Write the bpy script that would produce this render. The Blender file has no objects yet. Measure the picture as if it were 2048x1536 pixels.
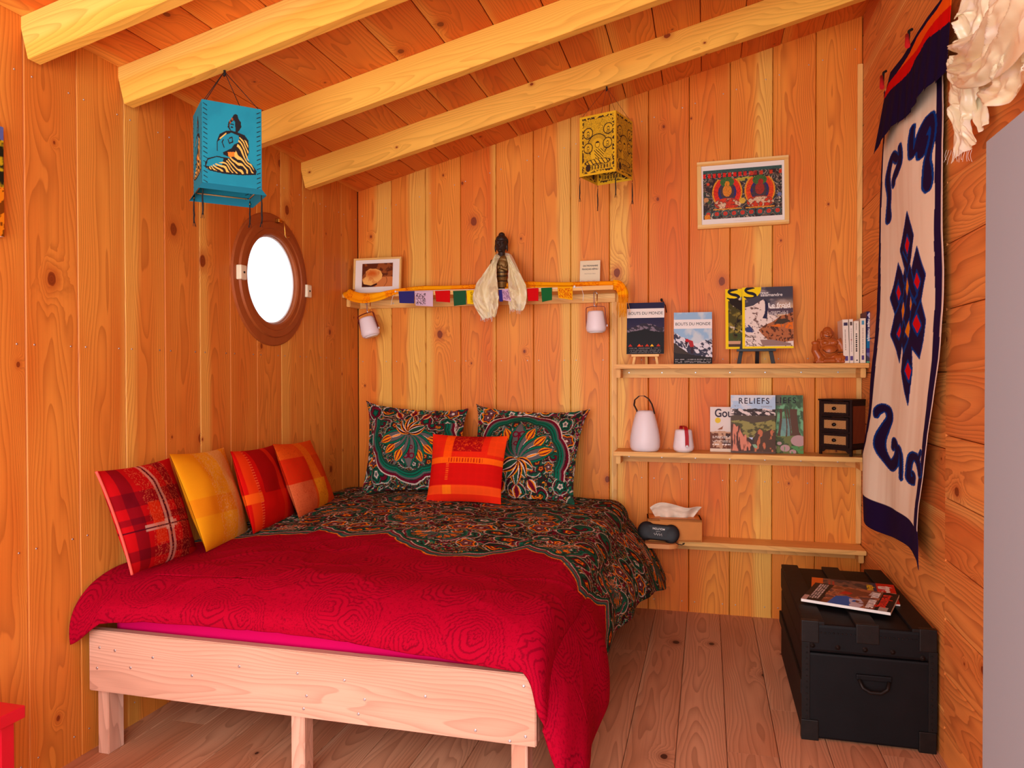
import bpy, bmesh, math, random
import numpy as np
from mathutils import Vector, Matrix
random.seed(7); RNG = np.random.RandomState(3)
S = bpy.context.scene; COL = S.collection
PI = math.pi
def lin(c):
    a = np.array(c, float) / 255.0
    return np.where(a <= .04045, a / 12.92, ((a + .055) / 1.055) ** 2.4)
# ------------------------------------------------------------------ camera
FPX = 1482.7; CAM = np.array([1.988, 0.0, 1.25]); YAW, PITCH, ROLL = .2568, -.0122, -.0017
_cy, _sy, _cp, _sp = math.cos(YAW), math.sin(YAW), math.cos(PITCH), math.sin(PITCH)
FWD = np.array([-_sy*_cp, _cy*_cp, _sp]); _r = np.array([_cy, _sy, 0.0]); _u = np.cross(_r, FWD)
RGT = _r*math.cos(ROLL) + _u*math.sin(ROLL); UPV = -_r*math.sin(ROLL) + _u*math.cos(ROLL)
cd = bpy.data.cameras.new('camera'); cam = bpy.data.objects.new('camera', cd); COL.objects.link(cam)
cd.sensor_width = 36; cd.lens = FPX/2048*36; cd.clip_start = .02
cam.matrix_world = Matrix(((RGT[0], UPV[0], -FWD[0], CAM[0]), (RGT[1], UPV[1], -FWD[1], CAM[1]), (RGT[2], UPV[2], -FWD[2], CAM[2]), (0, 0, 0, 1)))
S.camera = cam
# ------------------------------------------------------------------ world, daylight, exposure
w = bpy.data.worlds.new('daylight'); S.world = w; w.use_nodes = True
bg = w.node_tree.nodes['Background']; bg.inputs[0].default_value = (.86, .92, 1.0, 1); bg.inputs[1].default_value = 2.1
def area(name, loc, target, sx, sy, power, col):
    l = bpy.data.lights.new(name, 'AREA'); l.shape = 'RECTANGLE'; l.size = sx; l.size_y = sy; l.energy = power; l.color = col
    o = bpy.data.objects.new(name, l); COL.objects.link(o); o.location = loc
    o.rotation_euler = (Vector(target) - Vector(loc)).to_track_quat('-Z', 'Y').to_euler(); return o
area('daylight_glass_door', (1.0, -.75, 1.2), (1.2, 4, 1.0), 1.7, 1.9, 54, (.97, .96, 1.0))
area('left_wall_fill', (2.3, -.6, 1.7), (.1, 2.6, 1.9), .8, 1.3, 20, (1.0, .96, .93))  # added fill lamp behind the camera, brightens the left wall
S.view_settings.view_transform = 'Standard'; S.view_settings.look = 'None'
S.view_settings.exposure = 0.26; S.view_settings.gamma = 1.0; S.view_settings.use_curve_mapping = False
# ------------------------------------------------------------------ measuring helpers
W, D = 2.732, 4.0
def ray(x, y): return FWD + RGT*((x-1024)/FPX) + UPV*((768-y)/FPX)
def onX(x, y, X): d = ray(x, y); return CAM + d*((X-CAM[0])/d[0])
def onY(x, y, Y): d = ray(x, y); return CAM + d*(Y/d[1])
def onZ(x, y, Z): d = ray(x, y); return CAM + d*((Z-CAM[2])/d[2])
# ------------------------------------------------------------------ objects
def tag(o, label=None, cat=None, group=None, kind=None):
    if label: o['label'] = label
    if cat: o['category'] = cat
    if group: o['group'] = group
    if kind: o['kind'] = kind
    return o
def thing(name, label, cat, loc=(0, 0, 0), rot=(0, 0, 0), group=None):
    o = bpy.data.objects.new(name, None); o.empty_display_size = .05; COL.objects.link(o)
    o.location = loc; o.rotation_euler = rot; return tag(o, label, cat, group)
def link(name, me, mat=None, parent=None, loc=None, rot=None):
    o = bpy.data.objects.new(name, me); COL.objects.link(o)
    if mat is not None and not me.materials: me.materials.append(mat)
    if parent: o.parent = parent
    if loc is not None: o.location = loc
    if rot is not None: o.rotation_euler = rot
    return o
def copy_tree(o, parent=None):
    c = o.copy(); COL.objects.link(c)
    if parent: c.parent = parent
    for ch in list(o.children): copy_tree(ch, c)
    return c
class MB:
    def __init__(s): s.bm = bmesh.new()
    def box(s, a, b, bev=0.0, M=None):
        x0, y0, z0 = a; x1, y1, z1 = b
        vs = [s.bm.verts.new(v) for v in ((x0,y0,z0),(x1,y0,z0),(x1,y1,z0),(x0,y1,z0),(x0,y0,z1),(x1,y0,z1),(x1,y1,z1),(x0,y1,z1))]
        fs = [s.bm.faces.new([vs[i] for i in f]) for f in ((0,3,2,1),(4,5,6,7),(0,1,5,4),(1,2,6,5),(2,3,7,6),(3,0,4,7))]
        if bev:
            es = list({e for f in fs for e in f.edges})
            r = bmesh.ops.bevel(s.bm, geom=es, offset=bev, segments=2, profile=.6, affect='EDGES'); vs = list({v for f in r['faces'] for v in f.verts} | {v for v in vs if v.is_valid})
        if M is not None: bmesh.ops.transform(s.bm, matrix=M, verts=vs)
        return s
    def lathe(s, prof, seg=32, M=None, cap=True):
        rings = []
        for r, z in prof:
            rings.append([s.bm.verts.new((r*math.cos(2*PI*i/seg), r*math.sin(2*PI*i/seg), z)) for i in range(seg)])
        for a, b in zip(rings, rings[1:]):
            for i in range(seg): s.bm.faces.new((a[i], a[(i+1) % seg], b[(i+1) % seg], b[i])).smooth = True
        if cap:
            if prof[0][0] > 1e-6: s.bm.faces.new(rings[0][::-1])
            if prof[-1][0] > 1e-6: s.bm.faces.new(rings[-1])
        if M is not None: bmesh.ops.transform(s.bm, matrix=M, verts=[v for r in rings for v in r])
        return s
    def tube(s, pts, rad, seg=8, cap=True):
        pts = [Vector(p) for p in pts]; n = len(pts); rr = rad if hasattr(rad, '__len__') else [rad]*n
        rings = []; up = None
        for i, p in enumerate(pts):
            t = (pts[min(i+1, n-1)] - pts[max(i-1, 0)]).normalized()
            if up is None: up = t.orthogonal().normalized()
            up = (up - t*up.dot(t)).normalized(); sd = t.cross(up)
            rings.append([s.bm.verts.new(p + up*math.cos(2*PI*k/seg)*rr[i] + sd*math.sin(2*PI*k/seg)*rr[i]) for k in range(seg)])
        for a, b in zip(rings, rings[1:]):
            for i in range(seg): s.bm.faces.new((a[i], a[(i+1) % seg], b[(i+1) % seg], b[i])).smooth = True
        if cap: s.bm.faces.new(rings[0][::-1]); s.bm.faces.new(rings[-1])
        return s
    def ell(s, c, r, rot=None, seg=20):
        M = Matrix.Translation(c) @ (rot.to_4x4() if rot is not None else Matrix.Identity(4)) @ Matrix.Diagonal((r[0], r[1], r[2], 1))
        g = bmesh.ops.create_uvsphere(s.bm, u_segments=seg, v_segments=seg//2+2, radius=1, matrix=M)
        for v in g['verts']:
            for f in v.link_faces: f.smooth = True
        return s
    def ribbon(s, pts, wid, th):   # flat strap: pts with normals given by width direction vectors
        pass
    def build(s, name, mat, parent=None, loc=None, rot=None, smooth=False):
        bmesh.ops.recalc_face_normals(s.bm, faces=s.bm.faces)
        me = bpy.data.meshes.new(name); s.bm.to_mesh(me); s.bm.free()
        if smooth: me.polygons.foreach_set('use_smooth', [True]*len(me.polygons))
        return link(name, me, mat, parent, loc, rot)
def rotm(rx=0, ry=0, rz=0): return Matrix.Rotation(rz, 4, 'Z') @ Matrix.Rotation(ry, 4, 'Y') @ Matrix.Rotation(rx, 4, 'X')
def fuse(mb, name, mat, voxel, parent=None, smooth=2, loc=None, rot=None):
    me = bpy.data.meshes.new('tmp'); mb.bm.to_mesh(me); mb.bm.free()
    o = bpy.data.objects.new('tmp', me); COL.objects.link(o)
    m = o.modifiers.new('r', 'REMESH'); m.mode = 'VOXEL'; m.voxel_size = voxel
    if smooth:
        m = o.modifiers.new('s', 'SMOOTH'); m.iterations = smooth; m.factor = .5
    dg = bpy.context.evaluated_depsgraph_get(); dg.update()
    r = bpy.data.meshes.new_from_object(o.evaluated_get(dg)); bpy.data.objects.remove(o); bpy.data.meshes.remove(me)
    r.name = name; r.polygons.foreach_set('use_smooth', [True]*len(r.polygons)); r.materials.clear()
    return link(name, r, mat, parent, loc, rot)
def grid(name, nu, nv, pos, col, mat, parent=None, smooth=True, solid=0.0, keep=None, loc=None, rot=None):
    """surface over (u, v) in 0..1: pos(U,V)->X,Y,Z arrays; col(U,V)->(n,3) linear colours in attribute Col"""
    u, v = np.meshgrid(np.linspace(0, 1, nu), np.linspace(0, 1, nv)); U, V = u.ravel(), v.ravel()
    X, Y, Z = pos(U, V); co = np.stack([X+0*U, Y+0*U, Z+0*U], 1).astype(np.float32)
    i = np.arange(nu*nv).reshape(nv, nu)
    q = np.stack([i[:-1, :-1], i[:-1, 1:], i[1:, 1:], i[1:, :-1]], -1).reshape(-1, 4)
    if keep is not None: q = q[keep(U[q].mean(1), V[q].mean(1))]
    me = bpy.data.meshes.new(name); me.vertices.add(len(co)); me.vertices.foreach_set('co', co.ravel())
    me.loops.add(q.size); me.loops.foreach_set('vertex_index', q.ravel().astype(np.int32))
    me.polygons.add(len(q)); me.polygons.foreach_set('loop_start', (np.arange(len(q))*4).astype(np.int32))
    me.polygons.foreach_set('use_smooth', np.full(len(q), smooth))
    me.update(calc_edges=True)
    if col is not None:
        c = np.clip(col(U, V), 0, 1); ca = me.color_attributes.new('Col', 'FLOAT_COLOR', 'POINT')
        ca.data.foreach_set('color', np.concatenate([c, np.ones((len(c), 1))], 1).astype(np.float32).ravel())
    o = link(name, me, mat, parent, loc, rot)
    if solid:
        m = o.modifiers.new('thickness', 'SOLIDIFY'); m.thickness = abs(solid); m.offset = -1 if solid > 0 else 1
    return o
_txt = {}
def text(name, body, size, mat, parent, loc, rot=(0, 0, 0), bold=0.0, align='CENTER', sx=1.0, space=1.0):
    c = bpy.data.curves.new('t', 'FONT'); c.body = body; c.size = size; c.align_x = align; c.align_y = 'CENTER'
    c.offset = bold*size; c.extrude = .0002; c.space_character = space
    o = bpy.data.objects.new('t', c); COL.objects.link(o)
    dg = bpy.context.evaluated_depsgraph_get(); dg.update()
    me = bpy.data.meshes.new_from_object(o.evaluated_get(dg)); bpy.data.objects.remove(o); bpy.data.curves.remove(c)
    me.name = name; me.materials.clear()
    r = link(name, me, mat, parent, loc, rot); r.scale = (sx, 1, 1); return r
# ------------------------------------------------------------------ numpy painting
def _h(ix, iy, s):
    n = (ix.astype(np.int64)*374761393 + iy.astype(np.int64)*668265263 + s*974634777) & 0x7fffffff
    n = ((n ^ (n >> 13)) * 1274126177) & 0x7fffffff
    return ((n ^ (n >> 16)) & 0xffff) / 65535.0
def vn(x, y, s=0):
    x0, y0 = np.floor(x), np.floor(y); fx, fy = x-x0, y-y0; fx = fx*fx*(3-2*fx); fy = fy*fy*(3-2*fy)
    return (_h(x0, y0, s)*(1-fx)*(1-fy) + _h(x0+1, y0, s)*fx*(1-fy) + _h(x0, y0+1, s)*(1-fx)*fy + _h(x0+1, y0+1, s)*fx*fy)
def fbm(x, y, s=0, o=4):
    r = 0*x; a = .5
    x, y = .81*x-.59*y, .59*x+.81*y
    for k in range(o): r = r + a*(vn(x+17.3*k, y+5.1*k, s+k)-.5); a *= .5; x, y = 2.03*(.6*x-.8*y), 2.03*(.8*x+.6*y)
    return r
def ss(a, b, x): t = np.clip((x-a)/(b-a), 0, 1); return t*t*(3-2*t)
def over(c, m, col):
    m = np.clip(m, 0, 1)[:, None]; return c*(1-m) + np.asarray(col)*m
def base(x, rgb): return np.tile(lin(rgb), (len(x), 1))
def pin(x, y, poly):
    r = np.zeros(len(x), bool); n = len(poly)
    for i in range(n):
        x1, y1 = poly[i]; x2, y2 = poly[(i+1) % n]
        if y1 == y2: continue
        r ^= ((y1 > y) != (y2 > y)) & (x < (x2-x1)*(y-y1)/(y2-y1)+x1)
    return r
def dline(x, y, pts, closed=False):
    d = np.full(len(x), 1e9); P = list(pts) + ([pts[0]] if closed else [])
    for (x1, y1), (x2, y2) in zip(P, P[1:]):
        L = (x2-x1)**2 + (y2-y1)**2 + 1e-12; t = np.clip(((x-x1)*(x2-x1)+(y-y1)*(y2-y1))/L, 0, 1)
        d = np.minimum(d, np.hypot(x-x1-t*(x2-x1), y-y1-t*(y2-y1)))
    return d
def dvar(x, y, pts):   # signed distance to a brush stroke of varying half width: pts (x, y, w)
    d = np.full(len(x), 1e9)
    for (x1, y1, w1), (x2, y2, w2) in zip(pts, pts[1:]):
        L = (x2-x1)**2 + (y2-y1)**2 + 1e-12; t = np.clip(((x-x1)*(x2-x1)+(y-y1)*(y2-y1))/L, 0, 1)
        d = np.minimum(d, np.hypot(x-x1-t*(x2-x1), y-y1-t*(y2-y1)) - (w1+(w2-w1)*t))
    return d
def smooth_pts(p, n=6):
    p = np.array(p, float); out = []
    for i in range(len(p)-1):
        p0, p1, p2, p3 = p[max(i-1, 0)], p[i], p[i+1], p[min(i+2, len(p)-1)]
        for t in np.linspace(0, 1, n, endpoint=False):
            out.append(.5*((2*p1)+(-p0+p2)*t+(2*p0-5*p1+4*p2-p3)*t*t+(-p0+3*p1-3*p2+p3)*t**3))
    out.append(p[-1]); return [tuple(q) for q in out]
# ------------------------------------------------------------------ materials
class NT:
    def __init__(s, name):
        s.m = bpy.data.materials.new(name); s.m.use_nodes = True; s.t = s.m.node_tree; s.n = s.t.nodes
        s.b = s.n['Principled BSDF']; s.l = s.t.links
    def new(s, t, **k):
        n = s.n.new(t)
        for a, b in k.items(): setattr(n, a, b)
        return n
    def val(s, sock, v):
        if isinstance(v, bpy.types.NodeSocket): s.l.new(v, sock)
        else: sock.default_value = v
    def math(s, op, a, b=None, c=None, clamp=False):
        n = s.new('ShaderNodeMath', operation=op); n.use_clamp = clamp; s.val(n.inputs[0], a)
        if b is not None: s.val(n.inputs[1], b)
        if c is not None: s.val(n.inputs[2], c)
        return n.outputs[0]
    def comb(s, x, y, z):
        n = s.new('ShaderNodeCombineXYZ')
        for i, v in enumerate((x, y, z)): s.val(n.inputs[i], v)
        return n.outputs[0]
    def noise(s, vec, scale, detail=2, rough=.5):
        n = s.new('ShaderNodeTexNoise'); s.l.new(vec, n.inputs['Vector']); n.inputs['Scale'].default_value = scale
        n.inputs['Detail'].default_value = detail; n.inputs['Roughness'].default_value = rough; return n.outputs[0]
    def mix(s, f, a, b, blend='MIX'):
        n = s.new('ShaderNodeMix', data_type='RGBA', blend_type=blend); s.val(n.inputs[0], f)
        for i, v in ((6, a), (7, b)):
            if isinstance(v, bpy.types.NodeSocket): s.l.new(v, n.inputs[i])
            else: n.inputs[i].default_value = (*v, 1) if len(v) == 3 else v
        return n.outputs[2]
    def step(s, x, a, b):
        n = s.new('ShaderNodeMapRange', interpolation_type='SMOOTHSTEP'); s.l.new(x, n.inputs[0])
        n.inputs[1].default_value = a; n.inputs[2].default_value = b; return n.outputs[0]
    def bump(s, h, strength, dist=.002):
        n = s.new('ShaderNodeBump'); s.l.new(h, n.inputs['Height']); n.inputs['Strength'].default_value = strength
        n.inputs['Distance'].default_value = dist; s.l.new(n.outputs[0], s.b.inputs['Normal'])
def plain(name, rgb, rough=.5, metal=0.0, noise=0.0, nscale=40, bump=0.0, sheen=0.0, spec=.4, trans=0.0, sss=0.0, emit=0.0):
    k = NT(name); b = k.b; col = lin(rgb); b.inputs['Base Color'].default_value = (*col, 1)
    b.inputs['Roughness'].default_value = rough; b.inputs['Metallic'].default_value = metal; b.inputs['Specular IOR Level'].default_value = spec
    if noise or bump:
        tc = k.new('ShaderNodeTexCoord'); n = k.noise(tc.outputs['Object'], nscale, 3)
        if noise: k.l.new(k.mix(n, tuple(col*(1-noise)), tuple(np.clip(col*(1+noise), 0, 1))), b.inputs['Base Color'])
        if bump: k.bump(n, bump)
    if sheen: b.inputs['Sheen Weight'].default_value = sheen
    if trans: b.inputs['Transmission Weight'].default_value = trans
    if sss: b.inputs['Subsurface Weight'].default_value = sss; b.inputs['Subsurface Radius'].default_value = (.02, .02, .02); b.inputs['Subsurface Scale'].default_value = 1
    return k.m
def painted(name, rough=.6, weave=0.0, wscale=900, spec=.35, sheen=0.0, bump2=0.0):
    k = NT(name); a = k.new('ShaderNodeAttribute', attribute_name='Col'); k.l.new(a.outputs['Color'], k.b.inputs['Base Color'])
    k.b.inputs['Roughness'].default_value = rough; k.b.inputs['Specular IOR Level'].default_value = spec
    if sheen: k.b.inputs['Sheen Weight'].default_value = sheen
    if weave:
        tc = k.new('ShaderNodeTexCoord'); n = k.noise(tc.outputs['Object'], wscale, 1); n2 = k.noise(tc.outputs['Object'], 28, 3)
        k.bump(k.math('ADD', n, k.math('MULTIPLY', n2, bump2)), weave)
    return k.m
def wood(name, heart, heart2, sap, knotc=(146, 62, 18), sapamt=.55, ring=.3, rings=420, knots=.5, rough=.5, spec=.3, kscale=3.2):
    """planks carry UV 'grain' (across, along in metres) and UV 'plank' (random, half width)"""
    k = NT(name); uv = k.new('ShaderNodeUVMap', uv_map='grain'); u2 = k.new('ShaderNodeUVMap', uv_map='plank')
    s1 = k.new('ShaderNodeSeparateXYZ'); k.l.new(uv.outputs[0], s1.inputs[0]); s2 = k.new('ShaderNodeSeparateXYZ'); k.l.new(u2.outputs[0], s2.inputs[0])
    u, v, r, hw = s1.outputs[0], s1.outputs[1], s2.outputs[0], s2.outputs[1]
    M = k.math
    vv = M('ADD', v, M('MULTIPLY', r, 53.7)); rz = M('MULTIPLY', r, 91.3)
    # knots
    kv = k.comb(M('ADD', M('MULTIPLY', u, kscale), M('MULTIPLY', r, 17.1)), M('MULTIPLY', vv, kscale*.62), 0.0)
    vo = k.new('ShaderNodeTexVoronoi', voronoi_dimensions='2D', feature='F1'); k.l.new(kv, vo.inputs['Vector']); vo.inputs['Scale'].default_value = 1
    sc = k.new('ShaderNodeSeparateColor'); k.l.new(vo.outputs['Color'], sc.inputs[0])
    df = k.new('ShaderNodeVectorMath', operation='SUBTRACT'); k.l.new(kv, df.inputs[0]); k.l.new(vo.outputs['Position'], df.inputs[1])
    s3 = k.new('ShaderNodeSeparateXYZ'); k.l.new(df.outputs[0], s3.inputs[0])
    wob = M('MULTIPLY', M('SUBTRACT', k.noise(k.comb(u, vv, rz), 45, 1), .5), .35)
    dx = M('DIVIDE', s3.outputs[0], kscale); dy = M('MULTIPLY', M('DIVIDE', s3.outputs[1], kscale*.62), .72)
    dist = M('SQRT', M('ADD', M('MULTIPLY', dx, dx), M('MULTIPLY', dy, dy)))
    rad = M('ADD', .004, M('MULTIPLY', M('POWER', sc.outputs[1], 2.6), .014)); on = M('GREATER_THAN', sc.outputs[0], 1-knots)
    q = M('MULTIPLY', M('DIVIDE', dist, rad), M('ADD', 1.0, wob))
    bend = M('MULTIPLY', M('EXPONENT', M('MULTIPLY', M('MULTIPLY', q, q), -.11)), on)
    # growth rings
    uo = M('ADD', u, M('MULTIPLY', M('SUBTRACT', k.noise(k.comb(rz, vv, 0.0), .9, 1), .5), .11))
    lf = k.noise(k.comb(M('MULTIPLY', u, 5.0), M('MULTIPLY', vv, .75), rz), 1.3, 2)
    ph = M('ADD', M('ADD', M('MULTIPLY', M('MULTIPLY', uo, uo), rings*1.6), M('MULTIPLY', vv, 1.6)), M('ADD', M('MULTIPLY', lf, 15.0), M('MULTIPLY', bend, 4.0)))
    fr = M('FRACT', ph); rg = M('MULTIPLY', M('POWER', fr, 2.2), k.step(fr, 1.0, .93))
    fib = k.noise(k.comb(M('MULTIPLY', u, 260.0), M('MULTIPLY', vv, 4.0), rz), 1.0, 2)
    big = k.noise(k.comb(M('MULTIPLY', u, 4.0), M('MULTIPLY', vv, .8), rz), 1.6, 2)
    H, H2, SP, K = (tuple(lin(c)) for c in (heart, heart2, sap, knotc))
    rr = M('FRACT', M('MULTIPLY', r, 7.77)); rs = M('FRACT', M('MULTIPLY', r, 23.1))
    c = k.mix(k.math('ADD', M('MULTIPLY', rr, .75), M('MULTIPLY', M('SUBTRACT', big, .5), 1.9), clamp=True), H, H2)
    # sapwood on one edge of some planks
    sgn = M('SUBTRACT', M('MULTIPLY', M('GREATER_THAN', rs, .5), 2.0), 1.0)
    edge = M('ADD', M('MULTIPLY', M('DIVIDE', u, hw), sgn), M('MULTIPLY', M('SUBTRACT', k.noise(k.comb(rz, vv, 3.0), .7, 1), .5), .9))
    thr = M('SUBTRACT', 1.25, M('MULTIPLY', M('FRACT', M('MULTIPLY', r, 3.33)), sapamt*1.9))
    sm = k.math('MULTIPLY', M('SUBTRACT', edge, thr), 3.2, clamp=True)
    c = k.mix(M('MULTIPLY', sm, .9), c, SP)
    c = k.mix(M('MULTIPLY', rg, ring), c, tuple(np.array(H2)*.55))
    c = k.mix(M('MULTIPLY', k.step(fib, .45, .8), .18), c, tuple(np.array(H2)*.6))
    halo = M('MULTIPLY', M('MULTIPLY', k.step(q, 3.0, .9), on), .6); c = k.mix(halo, c, tuple(np.array(K)*.7+np.array(H2)*.4))
    kr = M('ABSOLUTE', M('SINE', M('MULTIPLY', q, 7.0)))
    kc = k.mix(M('MULTIPLY', kr, .45), K, tuple(np.array(K)*.45)); c = k.mix(M('MULTIPLY', k.step(q, 1.08, .92), on), c, kc)
    k.l.new(c, k.b.inputs['Base Color']); k.b.inputs['Roughness'].default_value = rough; k.b.inputs['Specular IOR Level'].default_value = spec
    k.bump(M('ADD', M('MULTIPLY', rg, .5), fib), .12, .001)
    return k.m
M = {}
M['wall'] = wood('larch_wall', (242, 154, 54), (226, 110, 26), (246, 190, 86), sapamt=.75, ring=.62, knots=.62, kscale=4.0)
M['wall_side'] = wood('larch_side', (230, 150, 60), (210, 110, 36), (238, 176, 80), sapamt=.7, ring=.6, knots=.62, kscale=4.0)
M['wall_r'] = wood('douglas_wall', (238, 154, 76), (214, 112, 50), (240, 174, 94), sapamt=.4, ring=.75, rings=260, knots=.45)
M['ceil'] = wood('larch_ceiling', (236, 138, 50), (212, 98, 28), (240, 166, 70), sapamt=.45, ring=.55, knots=.6, kscale=4.0)
M['beam'] = wood('spruce_beam', (246, 190, 80), (234, 160, 56), (250, 208, 104), ring=.42, knots=.4, knotc=(150, 66, 18), sapamt=.6)
M['floor'] = wood('larch_floor', (214, 156, 118), (188, 120, 82), (218, 172, 134), sapamt=.3, ring=.62, knotc=(84, 44, 30), knots=.6, rough=.55)
M['bed'] = wood('pine_bed', (222, 170, 144), (206, 142, 114), (232, 190, 166), knotc=(176, 92, 46), ring=.5, rings=200, knots=.3, sapamt=.6)
M['shelf'] = wood('pine_shelf', (242, 186, 104), (232, 160, 80), (246, 204, 128), ring=.38, knots=.08, sapamt=.5)
M['dark_back'] = plain('shadow_gap', (36, 16, 8), .9)
M['screw'] = plain('zinc_screw', (205, 205, 210), .35, .9)
M['black'] = plain('black_cord', (22, 18, 18), .8)
M['white_plastic'] = plain('white_plastic', (240, 236, 235), .35, sss=.3)
M['paper'] = plain('paper_white', (236, 228, 218), .7)
M['ink'] = plain('black_ink', (22, 18, 26), .6); M['ink_white'] = plain('white_ink', (245, 240, 232), .6)
M['ink_purple'] = plain('purple_ink', (46, 24, 46), .6); M['ink_red'] = plain('red_ink', (225, 50, 20), .6); M['ink_yellow'] = plain('yellow_ink', (240, 200, 20), .6)
M['ink_grey'] = plain('grey_ink', (150, 120, 115), .7)
M['print'] = painted('printed_cover', .45, spec=.15); M['print_matt'] = painted('printed_paper', .7)
M['cloth'] = painted('printed_cotton', .85, weave=.25, wscale=700, spec=.06)
M['duvet'] = painted('printed_duvet_cotton', .85, weave=.35, wscale=500, spec=.05, bump2=2.0)
M['pl'] = plain('magenta_sheet', (206, 6, 84), .85, spec=.05)
# ------------------------------------------------------------------ planks
class Planks:
    def __init__(s): s.bm = bmesh.new(); s.g = s.bm.loops.layers.uv.new('grain'); s.p = s.bm.loops.layers.uv.new('plank')
    def add(s, p0, eu, ev, w, L, t, bev=.003, rnd=None, uoff=0.0, voff=0.0, hw=None, skew=None):
        """front face spans p0 + eu*[0,w] + ev*[0,L]; body goes t along -(normal) ; normal = eu x ev flipped by sign of t"""
        rnd = random.random() if rnd is None else rnd; hw = hw or w/2
        p0, eu, ev = Vector(p0), Vector(eu).normalized(), Vector(ev).normalized(); en = eu.cross(ev)*(1 if t > 0 else -1); t = abs(t)
        sec = [(0, -t), (0, -bev), (bev, 0), (w-bev, 0), (w, -bev), (w, -t)] if bev else [(0, -t), (0, 0), (w, 0), (w, -t)]
        rings = []
        for L_ in (0, L):
            rings.append([(s.bm.verts.new(p0+eu*a+en*b+ev*L_), a, b, L_) for a, b in sec])
        n = len(sec)
        def face(vs):
            f = s.bm.faces.new([v[0] for v in vs])
            for lp, v in zip(f.loops, vs):
                lp[s.g].uv = (uoff+v[1]-w/2+v[2]*.6, voff+v[3]+v[2]*.3); lp[s.p].uv = (rnd, hw)
        for i in range(n):
            a, b = rings[0], rings[1]; j = (i+1) % n; face((a[i], a[j], b[j], b[i]))
        face(rings[0][::-1]); face(rings[1])
        return rnd
    def build(s, name, mat, parent=None, loc=None, rot=None):
        bmesh.ops.recalc_face_normals(s.bm, faces=s.bm.faces)
        me = bpy.data.meshes.new(name); s.bm.to_mesh(me); s.bm.free()
        return link(name, me, mat, parent, loc, rot)
def beam(name, a, b, mat, parent=None, along=0, bev=.002, rnd=None, loc=None, rot=None):
    """a rectangular timber between corners a and b; grain along axis 'along'; every face gets grain"""
    a, b = Vector(a), Vector(b); bm = bmesh.new(); g = bm.loops.layers.uv.new('grain'); p = bm.loops.layers.uv.new('plank')
    bmesh.ops.create_cube(bm, size=1, matrix=Matrix.Translation((a+b)/2) @ Matrix.Diagonal((*(b-a), 1)))
    if bev: bmesh.ops.bevel(bm, geom=list(bm.edges), offset=bev, segments=2, affect='EDGES')
    rnd = random.random() if rnd is None else rnd; oth = [i for i in range(3) if i != along]; c = (a+b)/2
    for f in bm.faces:
        nax = max(range(3), key=lambda i: abs(f.normal[i]))
        for lp in f.loops:
            q = lp.vert.co - c
            if nax == along: uvv = (q[oth[0]], q[oth[1]]*.15)
            else:
                o2 = [i for i in oth if i != nax][0]; uvv = (q[o2] + .35*(nax == oth[0])*abs((b-a)[o2]), q[along])
            lp[g].uv = uvv; lp[p].uv = (rnd, max((b-a)[oth[0]], (b-a)[oth[1]])/2)
    me = bpy.data.meshes.new(name); bm.to_mesh(me); bm.free(); return link(name, me, mat, parent, loc, rot)
def st(o): o['kind'] = 'structure'; return o
def screws(name, pts, nrm, parent, mat='screw', r=.0032):
    m = MB(); n = Vector(nrm)
    for p in pts: m.lathe([(r, 0), (r, .0008), (r*.6, .0016), (0, .0016)], 10, Matrix.Translation(p) @ n.to_track_quat('Z', 'Y').to_matrix().to_4x4())
    o = m.build(name, M[mat], parent); o['kind'] = 'stuff'; return o
SL = .2535; Z0 = 2.326
def zc(x): return Z0 + SL*x
Y0 = -.45
# --- left wall, boards upright, square opening behind the round window frame
PC = (3.10, 1.70)   # porthole centre (Y, Z)
P = Planks(); js = [Y0] + [Y0+.2+.2*i for i in range(11)]; js = sorted(set([y for y in js if y < 1.7])) + [1.793, 1.987, 2.19, 2.389, 2.59, 2.787, 2.984, 3.184, 3.385, 3.591, 3.797, 4.0]
h0, h1 = PC[0]-.213, PC[0]+.213; hz0, hz1 = PC[1]-.213, PC[1]+.213
for a, b in zip(js, js[1:]):
    rn = random.random(); hw = (b-a)/2
    def vert(y0, y1, z0, z1, bev=.004): P.add((0, y0, z0), (0, 1, 0), (0, 0, 1), y1-y0, z1-z0, .025, bev, rn, (y0+y1)/2-(a+b)/2, z0, hw)
    if b <= h0 or a >= h1: vert(a, b, -.02, 2.42)
    else:
        vert(a, b, -.02, hz0); vert(a, b, hz1, 2.42)
        if a < h0: vert(a, h0, hz0, hz1)
        if b > h1: vert(h1, b, hz0, hz1)
wl = st(P.build('wall_left', M['wall_side']))
m = MB()
for a, b in (((-.05, Y0, -.1), (-.026, h0, 2.6)), ((-.05, h1, -.1), (-.026, D+.06, 2.6)), ((-.05, h0, -.1), (-.026, h1, hz0)), ((-.05, h0, hz1), (-.026, h1, 2.6))): m.box(a, b)
m.build('light_block_backing', M['dark_back'], wl)  # dark panels added behind all plank sets to stop light leaking through the gaps
sp = []
for a, b in zip(js, js[1:]):
    for y in (a+.03, b-.03): sp += [(.0, y, 1.345), (0, y, .075), (0, y, .72) if y < 2.3 else (0, y, 1.345), (0, y, 2.16)]
screws('screw_heads', sp, (1, 0, 0), wl)
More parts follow.
